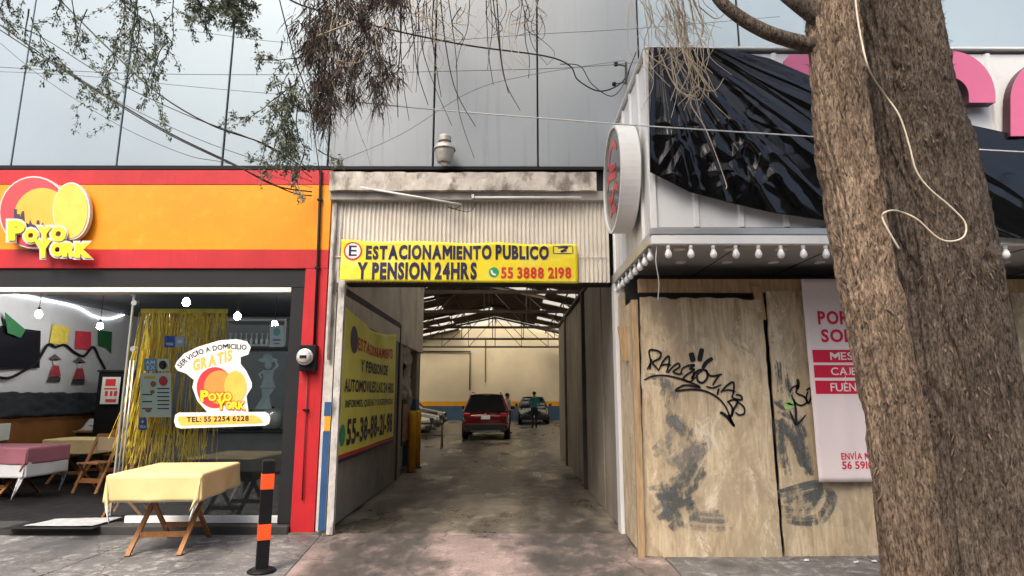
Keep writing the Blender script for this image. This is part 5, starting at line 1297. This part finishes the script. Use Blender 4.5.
car('dark car parked sideways at the far left beyond the silver one', M_PDARK, (-5.4, 31.0, .002), R(-90), 4.4, 1.8, 1.7, True)
# trolley rail by the parked cars
sd = thing('saw_horse', 'dark metal saw horse standing beside the white car', 'stand', (-2.35, 18.9, 0))
mb = MB(); mb.bar((-2.95, 18.9, .75), (-2.0, 18.9, .75), .06, .05); mb.build('top_bar', M_STEEL, sd)
for x in (-2.9, -2.05):
    for s in (-1, 1):
        mb = MB(); mb.bar((x, 18.9 + s * .22, 0), (x, 18.9, .74), .035); mb.build('leg', M_STEEL, sd)

# ------------------------------------------------------------------ people
def person(label, loc, rz, shirt, trousers, skin, hair, H=1.72, arms='front'):
    t = thing('person', label, 'person', loc, local=True); t.rotation_euler = (0, 0, rz)
    k = H / 1.72
    V, E, RAD = [], [], []
    def v(p, r, par=None):
        V.append(tuple(x * k for x in p)); RAD.append(r if isinstance(r, tuple) else (r, r))
        if par is not None: E.append((par, len(V) - 1))
        return len(V) - 1
    pel = v((0, 0, .95), (.155, .115)); wa = v((0, .01, 1.10), (.145, .105), pel); ch = v((0, .0, 1.30), (.165, .115), wa); up = v((0, -.01, 1.42), (.12, .09), ch)
    nk = v((0, .0, 1.50), (.055, .055), up); h1 = v((0, .02, 1.575), (.075, .085), nk); h2 = v((0, .015, 1.65), (.078, .092), h1); h3 = v((0, .0, 1.69), (.05, .06), h2)
    for s in (-1, 1):
        hp = v((s * .09, 0, .88), (.098, .1), pel); kn = v((s * .09, .03, .5), .078, hp); cf = v((s * .085, -.01, .36), .072, kn); an = v((s * .085, -.02, .09), .055, cf); fo = v((s * .105, .08, .035), (.04, .03), an); to_ = v((s * .11, .17, .03), (.035, .022), fo)
        sh = v((s * .185, -.01, 1.40), .058, up); el = v((s * .25, -.03, 1.13), .043, sh)
        if arms == 'front': wr = v((s * .17, .19, 1.04), .028, el); hand = v((s * .13, .26, 1.04), (.032, .02), wr); dirv = Vector((-s * .35, .9, -.1))
        else: wr = v((s * .27, .05, .88), .028, el); hand = v((s * .27, .07, .80), (.03, .02), wr); dirv = Vector((0, .2, -1))
        dirv.normalize(); side = Vector((0, 0, 1)) if arms == 'front' else Vector((0, 1, 0))
        hb = Vector(V[hand]) / k
        for f in range(4):
            base = hb + side * (.026 - .017 * f) + dirv * .03; b1 = v(base, .010, hand); ln = (.07, .08, .075, .06)[f]
            b2 = v(base + dirv * ln * .55, .009, b1); v(base + dirv * ln + Vector((-s * .015, 0, -.012)), .007, b2)
        tb = v(hb + side * .035 - dirv * .01, .011, hand); v(hb + side * .06 + dirv * .03, .008, tb)
    me = bpy.data.meshes.new('body'); me.from_pydata(V, E, [])
    o = bpy.data.objects.new('body', me); COL.objects.link(o)
    md = o.modifiers.new('skin', 'SKIN'); md.use_smooth_shade = True
    for i, sv in enumerate(me.skin_vertices[0].data): sv.radius = (RAD[i][0] * k, RAD[i][1] * k); sv.use_root = (i == 0)
    o.modifiers.new('subdivision', 'SUBSURF').levels = 1
    dg = bpy.context.evaluated_depsgraph_get(); nm = bpy.data.meshes.new_from_object(o.evaluated_get(dg))
    bpy.data.objects.remove(o)
    nm.materials.clear()
    for m in (shirt, trousers, skin, M_PLASTIC): nm.materials.append(m)
    for p in nm.polygons:
        c = p.center / k; p.use_smooth = True
        hand_ = (arms == 'front' and c.y > .12 and .9 < c.z < 1.2) or (arms != 'front' and abs(c.x) > .2 and c.z < .98)
        p.material_index = 3 if c.z < .075 else 1 if (c.z < .97 and not hand_) else 2 if (hand_ or c.z > 1.475) else 0
    b = put('body', nm, t)
    mb = MB(); mb.lathe([(.088, 1.60), (.093, 1.65), (.08, 1.71), (.045, 1.74), (0, 1.748)], (0, -.012, 0), 16)
    mb.v = [(x * k, y * k * 1.08, z * k) for x, y, z in mb.v]; mb.build('hair', hair, t, smooth=True)
    mb = MB(); mb.box(-.02 * k, .02 * k, .085 * k, .125 * k, 1.585 * k, 1.625 * k); mb.build('nose', skin, t, bevel=.012)
    for s in (-1, 1):
        mb = MB(); mb.lathe([(.0, -.004), (.012, -.004), (.012, .004), (0, .004)], (s * .03 * k, .098 * k, 1.64 * k), 8, 'Y'); mb.build('eye', M_BLACK, t)
        mb = MB(); mb.lathe([(.0, -.01), (.022, -.01), (.026, .01), (0, .012)], (s * .083 * k, 0, 1.62 * k), 10, 'X'); mb.build('ear', skin, t)
    mb = MB(); mb.box(-.024 * k, .024 * k, .09 * k, .101 * k, 1.553 * k, 1.562 * k); mb.build('mouth', mat('lips', (.3, .1, .08), .5, var=0), t)
    return t
M_SKIN = mat('skin', (.30, .16, .10), .55, var=.05); M_HAIR = mat('black_hair', (.012, .010, .009), .5, var=0)
q = G(534.5, 428.5)
person('person in teal shirt and dark trousers standing before the grey-green car', (q.x, q.y, .002), R(8), mat('teal_shirt', (.02, .13, .12), .8, var=.1), mat('dark_trousers', (.012, .012, .015), .8), M_SKIN, M_HAIR, 1.75)
person('person in pale top standing beyond the right side of the red car', ((507.5 - 510) / FOC * 26, 26.4, .002), R(-40), mat('pale_shirt', (.65, .5, .42), .8, var=.1), mat('blue_jeans', (.05, .07, .12), .8), M_SKIN, M_HAIR, 1.66, 'down')

# ------------------------------------------------------------------ tree
def bark(name, c0, c1, c2, c3):
    m = bpy.data.materials.new(name); m.use_nodes = True; nt = m.node_tree; b = nt.nodes['Principled BSDF']
    b.inputs['Roughness'].default_value = .95; b.inputs['Specular IOR Level'].default_value = .15
    f = tex(nt, 17, (2.4, 2.4, .7), detail=12, rough=.78, dist=.8)
    c = ramp_of(nt, f, [(.3, c4(c0)), (.45, c4(c1)), (.58, c4(c2)), (.74, c4(c3))])
    fine = ramp_of(nt, tex(nt, 60, (1.8, 1.8, .6), detail=6, rough=.7), [(.38, (.3, .28, .26, 1)), (.5, (1, 1, 1, 1)), (.66, (1.5, 1.45, 1.38, 1))])
    c = mixc(nt, 1.0, c, fine, 'MULTIPLY')
    big = ramp_of(nt, tex(nt, 2.2, (1, 1, .7), detail=6), [(.35, (.66, .65, .64, 1)), (.65, (1.15, 1.12, 1.08, 1))])
    c = mixc(nt, 1.0, c, big, 'MULTIPLY')
    nt.links.new(c, b.inputs['Base Color'])
    bn = nd(nt, 'ShaderNodeBump'); bn.inputs['Strength'].default_value = 1.0; bn.inputs['Distance'].default_value = .03
    nt.links.new(tex(nt, 30, (2.2, 2.2, .6), detail=10, rough=.75), bn.inputs['Height']); nt.links.new(bn.outputs[0], b.inputs['Normal'])
    return m
M_BARK = bark('grey_fibrous_bark', (.036, .029, .024), (.112, .090, .073), (.205, .17, .14), (.34, .295, .25))
M_BARK2 = bark('tan_fibrous_bark', (.085, .06, .042), (.27, .20, .145), (.43, .335, .245), (.58, .48, .37))
M_FLAKE = mat('bark_flake', (.135, .10, .072), .95, var=.6, vscale=22)
tree = thing('street_tree', 'double-trunked tree with shaggy fibrous bark in front of the hoarding', 'tree', (2.25, 3.3, 0))
def spine_at(sp, z):
    for (a, b) in zip(sp, sp[1:]):
        if a[2] <= z <= b[2]:
            f = (z - a[2]) / (b[2] - a[2]); return [a[i] + (b[i] - a[i]) * f for i in range(4)]
    return list(sp[-1] if z > sp[0][2] else sp[0])
def trunk(name, sp, seed, nz=330, na=120, knots=(), bk=None):
    z0, z1 = sp[0][2], sp[-1][2]; mb = MB(); vs = []
    for j in range(nz + 1):
        f_ = j / nz; z = z0 + (.5 - z0) * f_ / .04 if f_ < .04 else .5 + 3.9 * (f_ - .04) / .84 if f_ < .88 else 4.4 + (z1 - 4.4) * (f_ - .88) / .12; c = spine_at(sp, z)
        wob = .025 * noise.noise(Vector((seed, 0, z * .8))), .02 * noise.noise(Vector((0, seed, z * .8)))
        for i in range(na):
            a = 2 * math.pi * i / na; ca_, sa = math.cos(a), math.sin(a)
            r = c[3] * (1 + .05 * noise.noise(Vector((ca_ * 1.2 + seed, sa * 1.2, z * .7))))
            tw = a + z * .12
            q = noise.fractal(Vector((math.cos(tw) * c[3] * 26 + seed, math.sin(tw) * c[3] * 26, z * 4.5)), .9, 2.1, 4)
            q2 = noise.noise(Vector((math.cos(tw) * c[3] * 9 + seed, math.sin(tw) * c[3] * 9, z * 1.6)))
            fib = noise.noise(Vector((math.cos(tw) * c[3] * 60 + seed, math.sin(tw) * c[3] * 60, z * 7 + 3 * q2)))
            fis = abs(noise.noise(Vector((math.cos(tw) * c[3] * 13 + seed * 2, math.sin(tw) * c[3] * 13, z * 1.3 + .6 * q2))))
            r += .014 * q + .018 * q2 + .011 * max(-.3, fib) - .02 * math.exp(-(fis / .07) ** 2)
            for (kz, ka, kr, kh) in knots:
                d2 = ((z - kz) / kr) ** 2 + (((a - ka + math.pi) % (2 * math.pi) - math.pi) * c[3] / kr) ** 2
                r += kh * math.exp(-d2) - kh * 1.3 * math.exp(-d2 * 9)
            vs.append((c[0] + wob[0] + r * ca_, c[1] + wob[1] + r * sa, z))
    fs = [(j * na + i, j * na + (i + 1) % na, (j + 1) * na + (i + 1) % na, (j + 1) * na + i) for j in range(nz) for i in range(na)]
    mb.add(vs, fs + [tuple(range(nz * na, nz * na + na))])
    o = mb.build(name, bk or M_BARK, tree, smooth=True)
    fl = MB(); rg = random.Random(seed)
    for _ in range(4200):
        i = rg.randrange(len(vs) // 6, len(vs)); p = Vector(vs[i]); c = spine_at(sp, p.z); n = Vector((p.x - c[0], p.y - c[1], 0)).normalized()
        if n.y > .5: continue
        tg = Vector((-n.y, n.x, 0)); w = rg.uniform(.0015, .005); L = rg.uniform(.012, .05); lift = rg.uniform(.002, .014) if rg.random() < .8 else rg.uniform(.015, .035); sk_ = rg.uniform(-.012, .012)
        d = 1 if rg.random() < .5 else -1
        b0 = p - n * .004; b1 = p + n * lift * .5 + Vector((0, 0, d * L * .6)) + tg * sk_ * .5; b2 = p + n * lift + Vector((0, 0, d * L)) + tg * sk_
        fl.add([b0 - tg * w, b0 + tg * w, b1 + tg * w * .8, b1 - tg * w * .8, b2 + tg * w * .25, b2 - tg * w * .25], [(0, 1, 2, 3), (3, 2, 4, 5)])
    stuff(fl.build('bark_flakes', M_FLAKE, o))
    return o
trunk('trunk', [(2.658, 3.62, -0.1, 0.445), (2.658, 3.62, 0.3, 0.328), (2.658, 3.62, 0.965, 0.291), (2.658, 3.62, 2.235, 0.267), (2.595, 3.62, 3.145, 0.254), (2.568, 3.62, 3.505, 0.231), (2.552, 3.62, 4.14, 0.219), (2.542, 3.62, 4.775, 0.212), (2.37, 3.42, 6.2, .18), (2.3, 3.5, 9, .11)], 5, nz=620, na=200, knots=((2.35, 4.9, .10, .03), (3.1, 4.4, .06, .02)))
trunk('second_trunk', [(2.0, 3.16, -.1, .22), (1.98, 3.14, .3, .155), (1.94, 3.12, 1.0, .14), (1.93, 3.12, 1.43, .135), (1.865, 3.12, 2.15, .132), (1.815, 3.12, 2.93, .142), (1.822, 3.12, 3.8, .135), (1.82, 3.14, 4.8, .13), (1.7, 3.2, 6.5, .1), (1.5, 3.3, 8.2, .06)], 11, nz=560, na=132, knots=((2.3, 4.9, .05, .018), (3.3, 5.2, .05, .015)), bk=M_BARK2)
def limb(pts, r0, r1, n=8, name='limb'):
    q = bez(pts, n); mb = MB(); L = len(q)
    mb.tube([p + Vector((noise.noise(p * 3) * .012, noise.noise(p * 3 + Vector((5, 0, 0))) * .012, noise.noise(p * 3 + Vector((0, 7, 0))) * .012)) for p in q], [r0 + (r1 - r0) * i / (L - 1) for i in range(L)], 12)
    return mb.build(name, M_BARK, tree, smooth=True), q
DB = 3.12
limb([P(835, 50, DB), P(800, 42, DB), P(765, 32, DB - .03), P(735, 14, DB - .03), P(712, -10, DB), P(690, -60, DB + .2), P(640, -110, DB + .6)], .045, .024)
limb([P(850, 40, DB), P(815, 12, DB - .02), P(790, -8, DB), P(740, -50, DB + .2), P(640, -90, DB + .6), P(520, -95, 4.2)], .07, .04)
_, LIMB1 = limb([(1.9, 3.15, 5.2), (1.2, 3.5, 5.7), (.2, 4.2, 5.75), (-1.0, 4.6, 5.55), (-1.9, 4.7, 5.25)], .09, .04)
_, LIMB2 = limb([(1.75, 3.2, 6.3), (.3, 3.6, 6.5), (-1.6, 4.3, 6.0), (-2.9, 4.6, 5.55), (-4.3, 4.7, 5.3)], .09, .03)
M_LEAF = mat('cypress_leaf', (.13, .16, .10), .75, var=.45, vscale=7, layers=[((.27, .29, .20), 5, (1, 1, 1), .5, .7, .7)])
M_DRY = mat('dry_foliage', (.062, .044, .034), .9, var=.55, vscale=7, layers=[((.19, .145, .10), 6, (1, 1, 1), .55, .7, .6)]); M_PALE = mat('pale_dry_twig', (.42, .35, .25), .85, var=.3, vscale=6); M_TWIG = mat('dark_twig', (.05, .038, .03), .9, var=.2)
rg = random.Random(21)
class Leafy:
    def __init__(s): s.leaf = MB(); s.twig = MB()
    def spray(s, base, d, L, dens=1.0, r=.006, lvl=0, droop=.35, leafL=.03):
        """a branchlet with smaller side shoots and scale-like leaf tufts"""
        p = Vector(base); d = Vector(d).normalized(); pts = [p.copy()]; n = max(3, int(L / .06))
        for i in range(n):
            d = (d + Vector((rg.gauss(0, .16), rg.gauss(0, .16), rg.gauss(0, .12) - droop * .12))).normalized(); p = p + d * (L / n); pts.append(p.copy())
        s.twig.tube(pts, [r * (1 - .7 * i / n) for i in range(n + 1)], 4, False)
        for i, q in enumerate(pts[1:], 1):
            if lvl < 2 and rg.random() < (.75 if lvl == 0 else .5) * dens:
                sd_ = (d + Vector((rg.gauss(0, .8), rg.gauss(0, .8), rg.gauss(-.25, .5)))).normalized()
                s.spray(q, sd_, L * rg.uniform(.28, .5), dens, r * .6, lvl + 1, droop, leafL)
            if lvl >= 1 or i > n * .4:
                for _ in range(int(6 + 11 * dens)):
                    a = q + Vector((rg.gauss(0, .012), rg.gauss(0, .012), rg.gauss(0, .014))); dd = (d + Vector((rg.gauss(0, .7), rg.gauss(0, .7), rg.gauss(-.2, .6)))).normalized()
                    ln = leafL * rg.uniform(.6, 1.4); w = dd.cross(Vector((rg.gauss(0, 1), rg.gauss(0, 1), rg.gauss(0, 1)))).normalized() * ln * .2
                    s.leaf.add([a - w * .4, a + dd * ln * .5 - w, a + dd * ln, a + dd * ln * .5 + w], [(0, 1, 2, 3)])
    def done(s, m=None):
        stuff(s.leaf.build('foliage', m or M_LEAF, tree)); stuff(s.twig.build('twigs', M_TWIG, tree))
lf = Leafy()
# drooping sprays across the top left corner
for (px, py, ex, ey, L) in ((8, -15, 4, 14, .3), (28, -12, 22, 10, .3), (32, 18, 38, 92, .9), (30, 10, 36, 60, .6), (72, -15, 84, 55, .4), (60, -12, 62, 22, .4), (100, -20, 112, 28, .4), (138, 8, 134, 88, .75), (140, 20, 142, 92, .6), (150, 10, 172, 80, .65), (158, 25, 190, 72, .5), (165, 40, 182, 92, .4), (120, -15, 150, 30, .4), (175, -10, 165, 45, .4), (88, 10, 80, 60, .4), (215, -15, 240, 35, .3)):
    a = P(px, py, 4.6 + rg.uniform(-.3, .3)); b = P(ex, ey, 4.6 + rg.uniform(-.3, .3)); lf.spray(a, b - a, (b - a).length * 1.0, .55, .006, 0, .3, .027)
for _ in range(34):     # dense tuft over the left sign
    a = P(rg.uniform(192, 246), rg.uniform(-25, 4), 4.6); lf.spray(a, (rg.gauss(0, .6), rg.gauss(0, .5), -1), rg.uniform(.12, .3), 1.0, .004, 1, .3, .027)
# hanging spray left of the brown clump
for _ in range(26):
    px = rg.gauss(285, 9); py = rg.uniform(70, 135); a = P(px, py, 4.5 + rg.uniform(-.2, .2)); lf.spray(a, (rg.gauss(-.05, .25), rg.gauss(0, .3), -1), rg.uniform(.2, .42), .55, .005, 0, .3, .024)
for (px, py, ex, ey) in ((300, 58, 262, 62), (296, 85, 240, 120), (310, 60, 285, 90), (318, 150, 342, 158), (305, 150, 300, 186), (285, 150, 275, 178), (300, 55, 330, 45)):
    a, b = P(px, py, 4.5), P(ex, ey, 4.5); lf.spray(a, b - a, (b - a).length, .8, .006, 0, .2, .024)
lf.done()
# brown dead mass
dead = MB(); pale = MB(); dtw = MB()
def strand(mb, p, L, w, dx=0, sway=.06):
    p = Vector(p); n = 6; ph = rg.uniform(0, 6); d = Vector((rg.gauss(dx, .25), rg.gauss(0, .25), -1)).normalized(); q = p.copy(); k0 = len(mb.v); tw = rg.uniform(0, 3)
    for i in range(n + 1):
        s_ = Vector((math.cos(tw), math.sin(tw), 0)) * w * (1 - .75 * i / n); mb.v += [tuple(q - s_), tuple(q + s_)]
        d = (d + Vector((rg.gauss(0, sway), rg.gauss(0, sway), -.08))).normalized(); q = q + d * L / n
    mb.f += [(k0 + 2 * i, k0 + 2 * i + 1, k0 + 2 * i + 3, k0 + 2 * i + 2) for i in range(n)]
def clump(n, cx, cyy, sx, sy, L, m, w):
    for _ in range(n):
        px, py = rg.gauss(cx, sx), rg.gauss(cyy, sy); strand(m, P(px, py, 4.6 + rg.gauss(0, .18)), rg.uniform(*L), rg.uniform(*w))
def tuft(px, py, Y, n, L, w):
    base = P(px, py, Y); lean = Vector((rg.gauss(0, .6), rg.gauss(0, .5), 0))
    for _ in range(n):
        o_ = Vector((rg.gauss(0, .03), rg.gauss(0, .03), rg.gauss(0, .035))); strand(dead, base + o_, rg.uniform(L * .4, L), rg.uniform(w * .4, w), lean.x, .22)
for (cx, cyy, sx, sy, nn) in ((350, -5, 24, 16, 60), (340, 25, 20, 18, 60), (368, 30, 14, 22, 42), (325, 55, 11, 16, 40), (345, 60, 14, 18, 34), (330, 88, 9, 14, 30), (322, 112, 6, 14, 18), (374, 68, 8, 16, 22), (378, 95, 5, 10, 9), (392, 0, 12, 10, 22), (314, 20, 10, 12, 16)):
    for _ in range(nn): tuft(rg.gauss(cx, sx * 1.12), rg.gauss(cyy, sy * 1.1), 4.6 + rg.gauss(0, .25), rg.choice((5, 12, 24)), .16, .0075)
clump(120, 325, 110, 8, 20, (.12, .35), dead, (.0015, .003)); clump(60, 378, 80, 6, 20, (.1, .3), dead, (.0015, .003))
stuff(dead.build('dry_foliage', M_DRY, tree))
clump(110, 345, 30, 25, 38, (.15, .4), pale, (.0022, .0045))
def vine(mb, pts, r, n=7, side=5, jit=.014):
    q = bez([Vector(p) + Vector((rg.gauss(0, jit), rg.gauss(0, jit), rg.gauss(0, jit))) for p in pts], n); mb.tube(q, [r * (1 - .5 * i / len(q)) for i in range(len(q))], side, False)
vine(pale, [P(318, 38, 4.3), P(330, 30, 4.3), P(352, 22, 4.3)], .012)
for pts in ([(322, 30), (330, 50), (345, 62), (360, 66), (368, 52), (355, 48)], [(390, 18), (380, 30), (372, 38), (378, 55)], [(395, -5), (385, 20), (392, 35)], [(340, 5), (330, 35), (338, 60), (352, 70)]):
    vine(pale, [P(x, y, 4.35) for x, y in pts], .007)
# dangling vines to the right
for _ in range(55):
    x0 = rg.choice((rg.uniform(385, 470), rg.uniform(470, 545), rg.uniform(410, 440))); L_ = rg.uniform(12, 70); y0 = rg.uniform(-25, 15)
    vine(pale if rg.random() < .55 else dtw, [P(x0, y0, 4.7), P(x0 + rg.gauss(0, 4), y0 + L_ * .4, 4.7), P(x0 + rg.gauss(0, 9), y0 + L_ * .75, 4.7), P(x0 + rg.gauss(0, 12), y0 + L_, 4.7)], rg.uniform(.0025, .0055))
for x0, y1, dx in ((398, 120, 12), (408, 105, 20), (416, 125, 35), (420, 95, -4), (436, 100, 3), (487, 85, 5), (490, 70, -2), (492, 112, 28), (495, 95, 15), (470, 70, -15), (438, 125, 40), (445, 160, 32), (405, 60, 5), (520, 65, 25), (400, 118, -4), (424, 60, 0)):
    vine(dtw, [P(x0, -15, 4.7), P(x0 + dx * .2, y1 * .35, 4.7), P(x0 + dx * .5, y1 * .7, 4.7), P(x0 + dx, y1, 4.7)], rg.uniform(.004, .007))
    if rg.random() < .6: clump(10, x0 + dx * .5, y1 * .7, 3, 10, (.03, .09), dead, (.002, .004))
for _ in range(70):     # pale bundle in front of the marquee corner
    x0 = rg.gauss(672, 16); y0 = rg.uniform(-20, 20); L_ = rg.uniform(30, 110)
    vine(pale, [P(x0, y0, 4.4), P(x0 + rg.gauss(4, 6), y0 + L_ * .4, 4.4), P(x0 + rg.gauss(10, 9), y0 + L_ * .7, 4.4), P(x0 + rg.gauss(14, 14), y0 + L_, 4.4)], rg.uniform(.002, .0048))
for pts in ([(668, 50), (672, 75), (680, 90), (700, 95), (690, 85), (715, 90), (722, 75)], [(660, 55), (675, 85), (695, 100), (710, 82)], [(690, 60), (705, 85), (697, 70), (720, 95)], [(697, 90), (690, 100), (705, 130), (725, 180), (728, 192)], [(700, 5), (715, 20), (726, 8)]):
    vine(pale, [P(x, y, 4.45) for x, y in pts], .006)
stuff(pale.build('pale_vines', M_PALE, tree)); stuff(dtw.build('dark_vines', M_TWIG, tree))
# crown above the frame
cr = Leafy()
for _ in range(150):
    a = Vector((rg.gauss(.9, 1.9), rg.gauss(3.6, 1.2), rg.uniform(6.6, 9.6)))
    cr.spray(a, (rg.gauss(0, 1), rg.gauss(0, 1), rg.gauss(0, .4)), rg.uniform(.6, 1.1), .45, .012, 0, .4, .075)
cr.done()
# cable looped over the trunks
TRUNKS = ([(2.658, 3.62, -0.1, 0.445), (2.658, 3.62, 0.3, 0.328), (2.658, 3.62, 0.965, 0.291), (2.658, 3.62, 2.235, 0.267), (2.595, 3.62, 3.145, 0.254), (2.568, 3.62, 3.505, 0.231), (2.552, 3.62, 4.14, 0.219), (2.542, 3.62, 4.775, 0.212)], [(1.93, 3.12, 1.43, .135), (1.865, 3.12, 2.15, .132), (1.815, 3.12, 2.93, .142), (1.822, 3.12, 3.8, .135), (1.82, 3.14, 4.8, .13)])
def on_bark(px, py):     # rest the cable on whichever trunk it meets
    Y = 2.7
    while Y < 3.3:
        p = P(px, py, Y)
        for sp in TRUNKS:
            c = spine_at(sp, p.z)
            if math.hypot(p.x - c[0], p.y - c[1]) < c[3] + .05: return p
        Y += .01
    return P(px, py, 3.25)
cb = [on_bark(x, y) for x, y in ((855, -15), (857, 10), (862, 40), (870, 70), (884, 92), (900, 115), (910, 145), (917, 170), (930, 188), (950, 205), (966, 222), (965, 236), (952, 241), (938, 237), (918, 219), (900, 211), (888, 211), (883, 217), (890, 232), (900, 249))]
mb = MB(); mb.tube(bez(cb, 6), .0048, 7); tag(mb.build('loose_cable', mat('cream_cable', (.68, .60, .45), .5, var=.08), None, smooth=True), 'cream cable looped loosely down the tree trunks', 'cable')

# ------------------------------------------------------------------ overhead cables
M_WIRE = mat('black_cable', (.010, .010, .011), .5, var=0); M_WIREW = mat('white_cable', (.70, .70, .68), .5, var=0); M_WIREG = mat('grey_cable', (.10, .10, .11), .6, var=0)
def cable(label, pts, Y, r, m):
    yy = Y if isinstance(Y, (list, tuple)) else [Y] * len(pts)
    mb = MB(); mb.tube(bez([P(x, y, q) for (x, y), q in zip(pts, yy)], 8), r, 6); tag(mb.build('overhead_cable', m, None, smooth=True), label, 'cable', 'overhead cables')
YW = 6.9
cable('thick black cable sagging from the left edge to the pilaster, upper of the pair', [(-40, -5), (0, 25), (66, 71), (123, 106), (173, 135), (233, 164), (276, 186), (312, 192)], [YW] * 6 + [7.2, 7.5], .010, M_WIRE)
cable('thick black cable sagging from the left edge to the pilaster, lower of the pair', [(-40, 2), (0, 30), (83, 83), (166, 133), (246, 171), (290, 192), (312, 196)], [YW] * 5 + [7.2, 7.5], .008, M_WIRE)
cable('black cable dropping steeply from the top left to the hanging foliage', [(45, -15), (60, 0), (110, 50), (160, 95), (213, 126), (266, 145), (310, 172)], [6.4] * 5 + [6.9, 7.5], .009, M_WIRE)
cable('thin dark wire between the steep cable and the thick pair', [(-30, 5), (0, 18), (46, 40), (106, 77), (186, 115), (262, 144), (312, 178)], [6.7] * 6 + [7.5], .0055, M_WIRE)
cable('thin dark wire lowest on the left panels, ending at the red fascia', [(-20, 28), (0, 43), (46, 80), (120, 126), (186, 155), (229, 164), (312, 188)], [7.0] * 6 + [7.5], .004, M_WIREG)
cable('thin dark wire just above the thick pair on the left panels', [(20, 28), (60, 65), (125, 105), (200, 140), (270, 165), (312, 182)], [6.8] * 5 + [7.5], .0045, M_WIREG)
cable('thin grey wire running nearly level across all the upper panels', [(-30, 66), (0, 68), (133, 74), (282, 75), (420, 72), (560, 68), (640, 62), (760, 50), (880, 36)], 6.6, .0035, M_WIREG)
cable('thin dark wire just under the level grey wire on the left', [(-20, 72), (40, 74), (100, 78), (180, 86), (260, 93), (330, 98)], 6.9, .003, M_WIREG)
cable('thin pale grey wire above the middle panels', [(180, 30), (300, 44), (420, 42), (540, 34), (640, 28), (780, 16)], 6.7, .003, M_WIREG)
cable('white cable stretched from the brown foliage across the black sheet', [(312, 98), (438, 110), (560, 119.5), (649, 126), (823, 137), (965, 148), (1060, 153)], [4.9, 5.0, 5.1, 5.15, 5.15, 5.15, 5.15], .006, M_WIREW)
cable('black cable swinging from the top to a loop beside the marquee', [(270, -12), (300, 5), (339, 16), (395, 31), (471, 46), (545, 56), (570, 66), (578, 80), (600, 91), (622, 82), (632, 62), (636, 52)], [5.6, 5.7, 5.8, 6, 6.3, 6.8, 7.0, 7.1, 7.2, 7.3, 7.5, 7.6], .009, M_WIRE)
cable('thinner black cable looping beside the marquee bracket', [(560, 64), (580, 66), (592, 84), (612, 96), (626, 80), (630, 66)], 7.4, .006, M_WIRE)
cable('thin black wire falling steeply past the left of the brown clump', [(277, -10), (294, 56), (304, 85), (311, 112), (320, 175)], [5.5, 5.7, 6, 6.3, 7.5], .006, M_WIRE)
cable('thin dark wire slanting up from the lintel across the middle panels', [(330, 165), (400, 135), (470, 92), (530, 75), (625, 60)], 7.5, .0035, M_WIREG)
cable('thin white drop wire hanging below the marquee corner', [(657, 244), (656, 262), (659, 282), (658, 300)], [5.5, 5.52, 5.6, 5.7], .0045, M_WIREW)
bk = thing('cable_bracket', 'small dark cable bracket on the panels beside the marquee', 'bracket', P(626, 74, 7.7))
mb = MB(); mb.bar(P(626, 62, 7.68), P(626, 84, 7.68), .03, .02); mb.build('plate', M_STEEL, bk)
mb = MB(); mb.bar(P(626, 66, 7.68), P(616, 64, 7.5), .015); mb.bar(P(626, 82, 7.68), P(614, 84, 7.5), .015); mb.build('arm', M_STEEL, bk)
for q_ in (P(614, 84, 7.5), P(616, 64, 7.5)): mb = MB(); mb.lathe([(.0, -.03), (.028, -.02), (.028, .02), (0, .03)], q_, 10); mb.build('insulator', M_BLACK, bk, smooth=True)
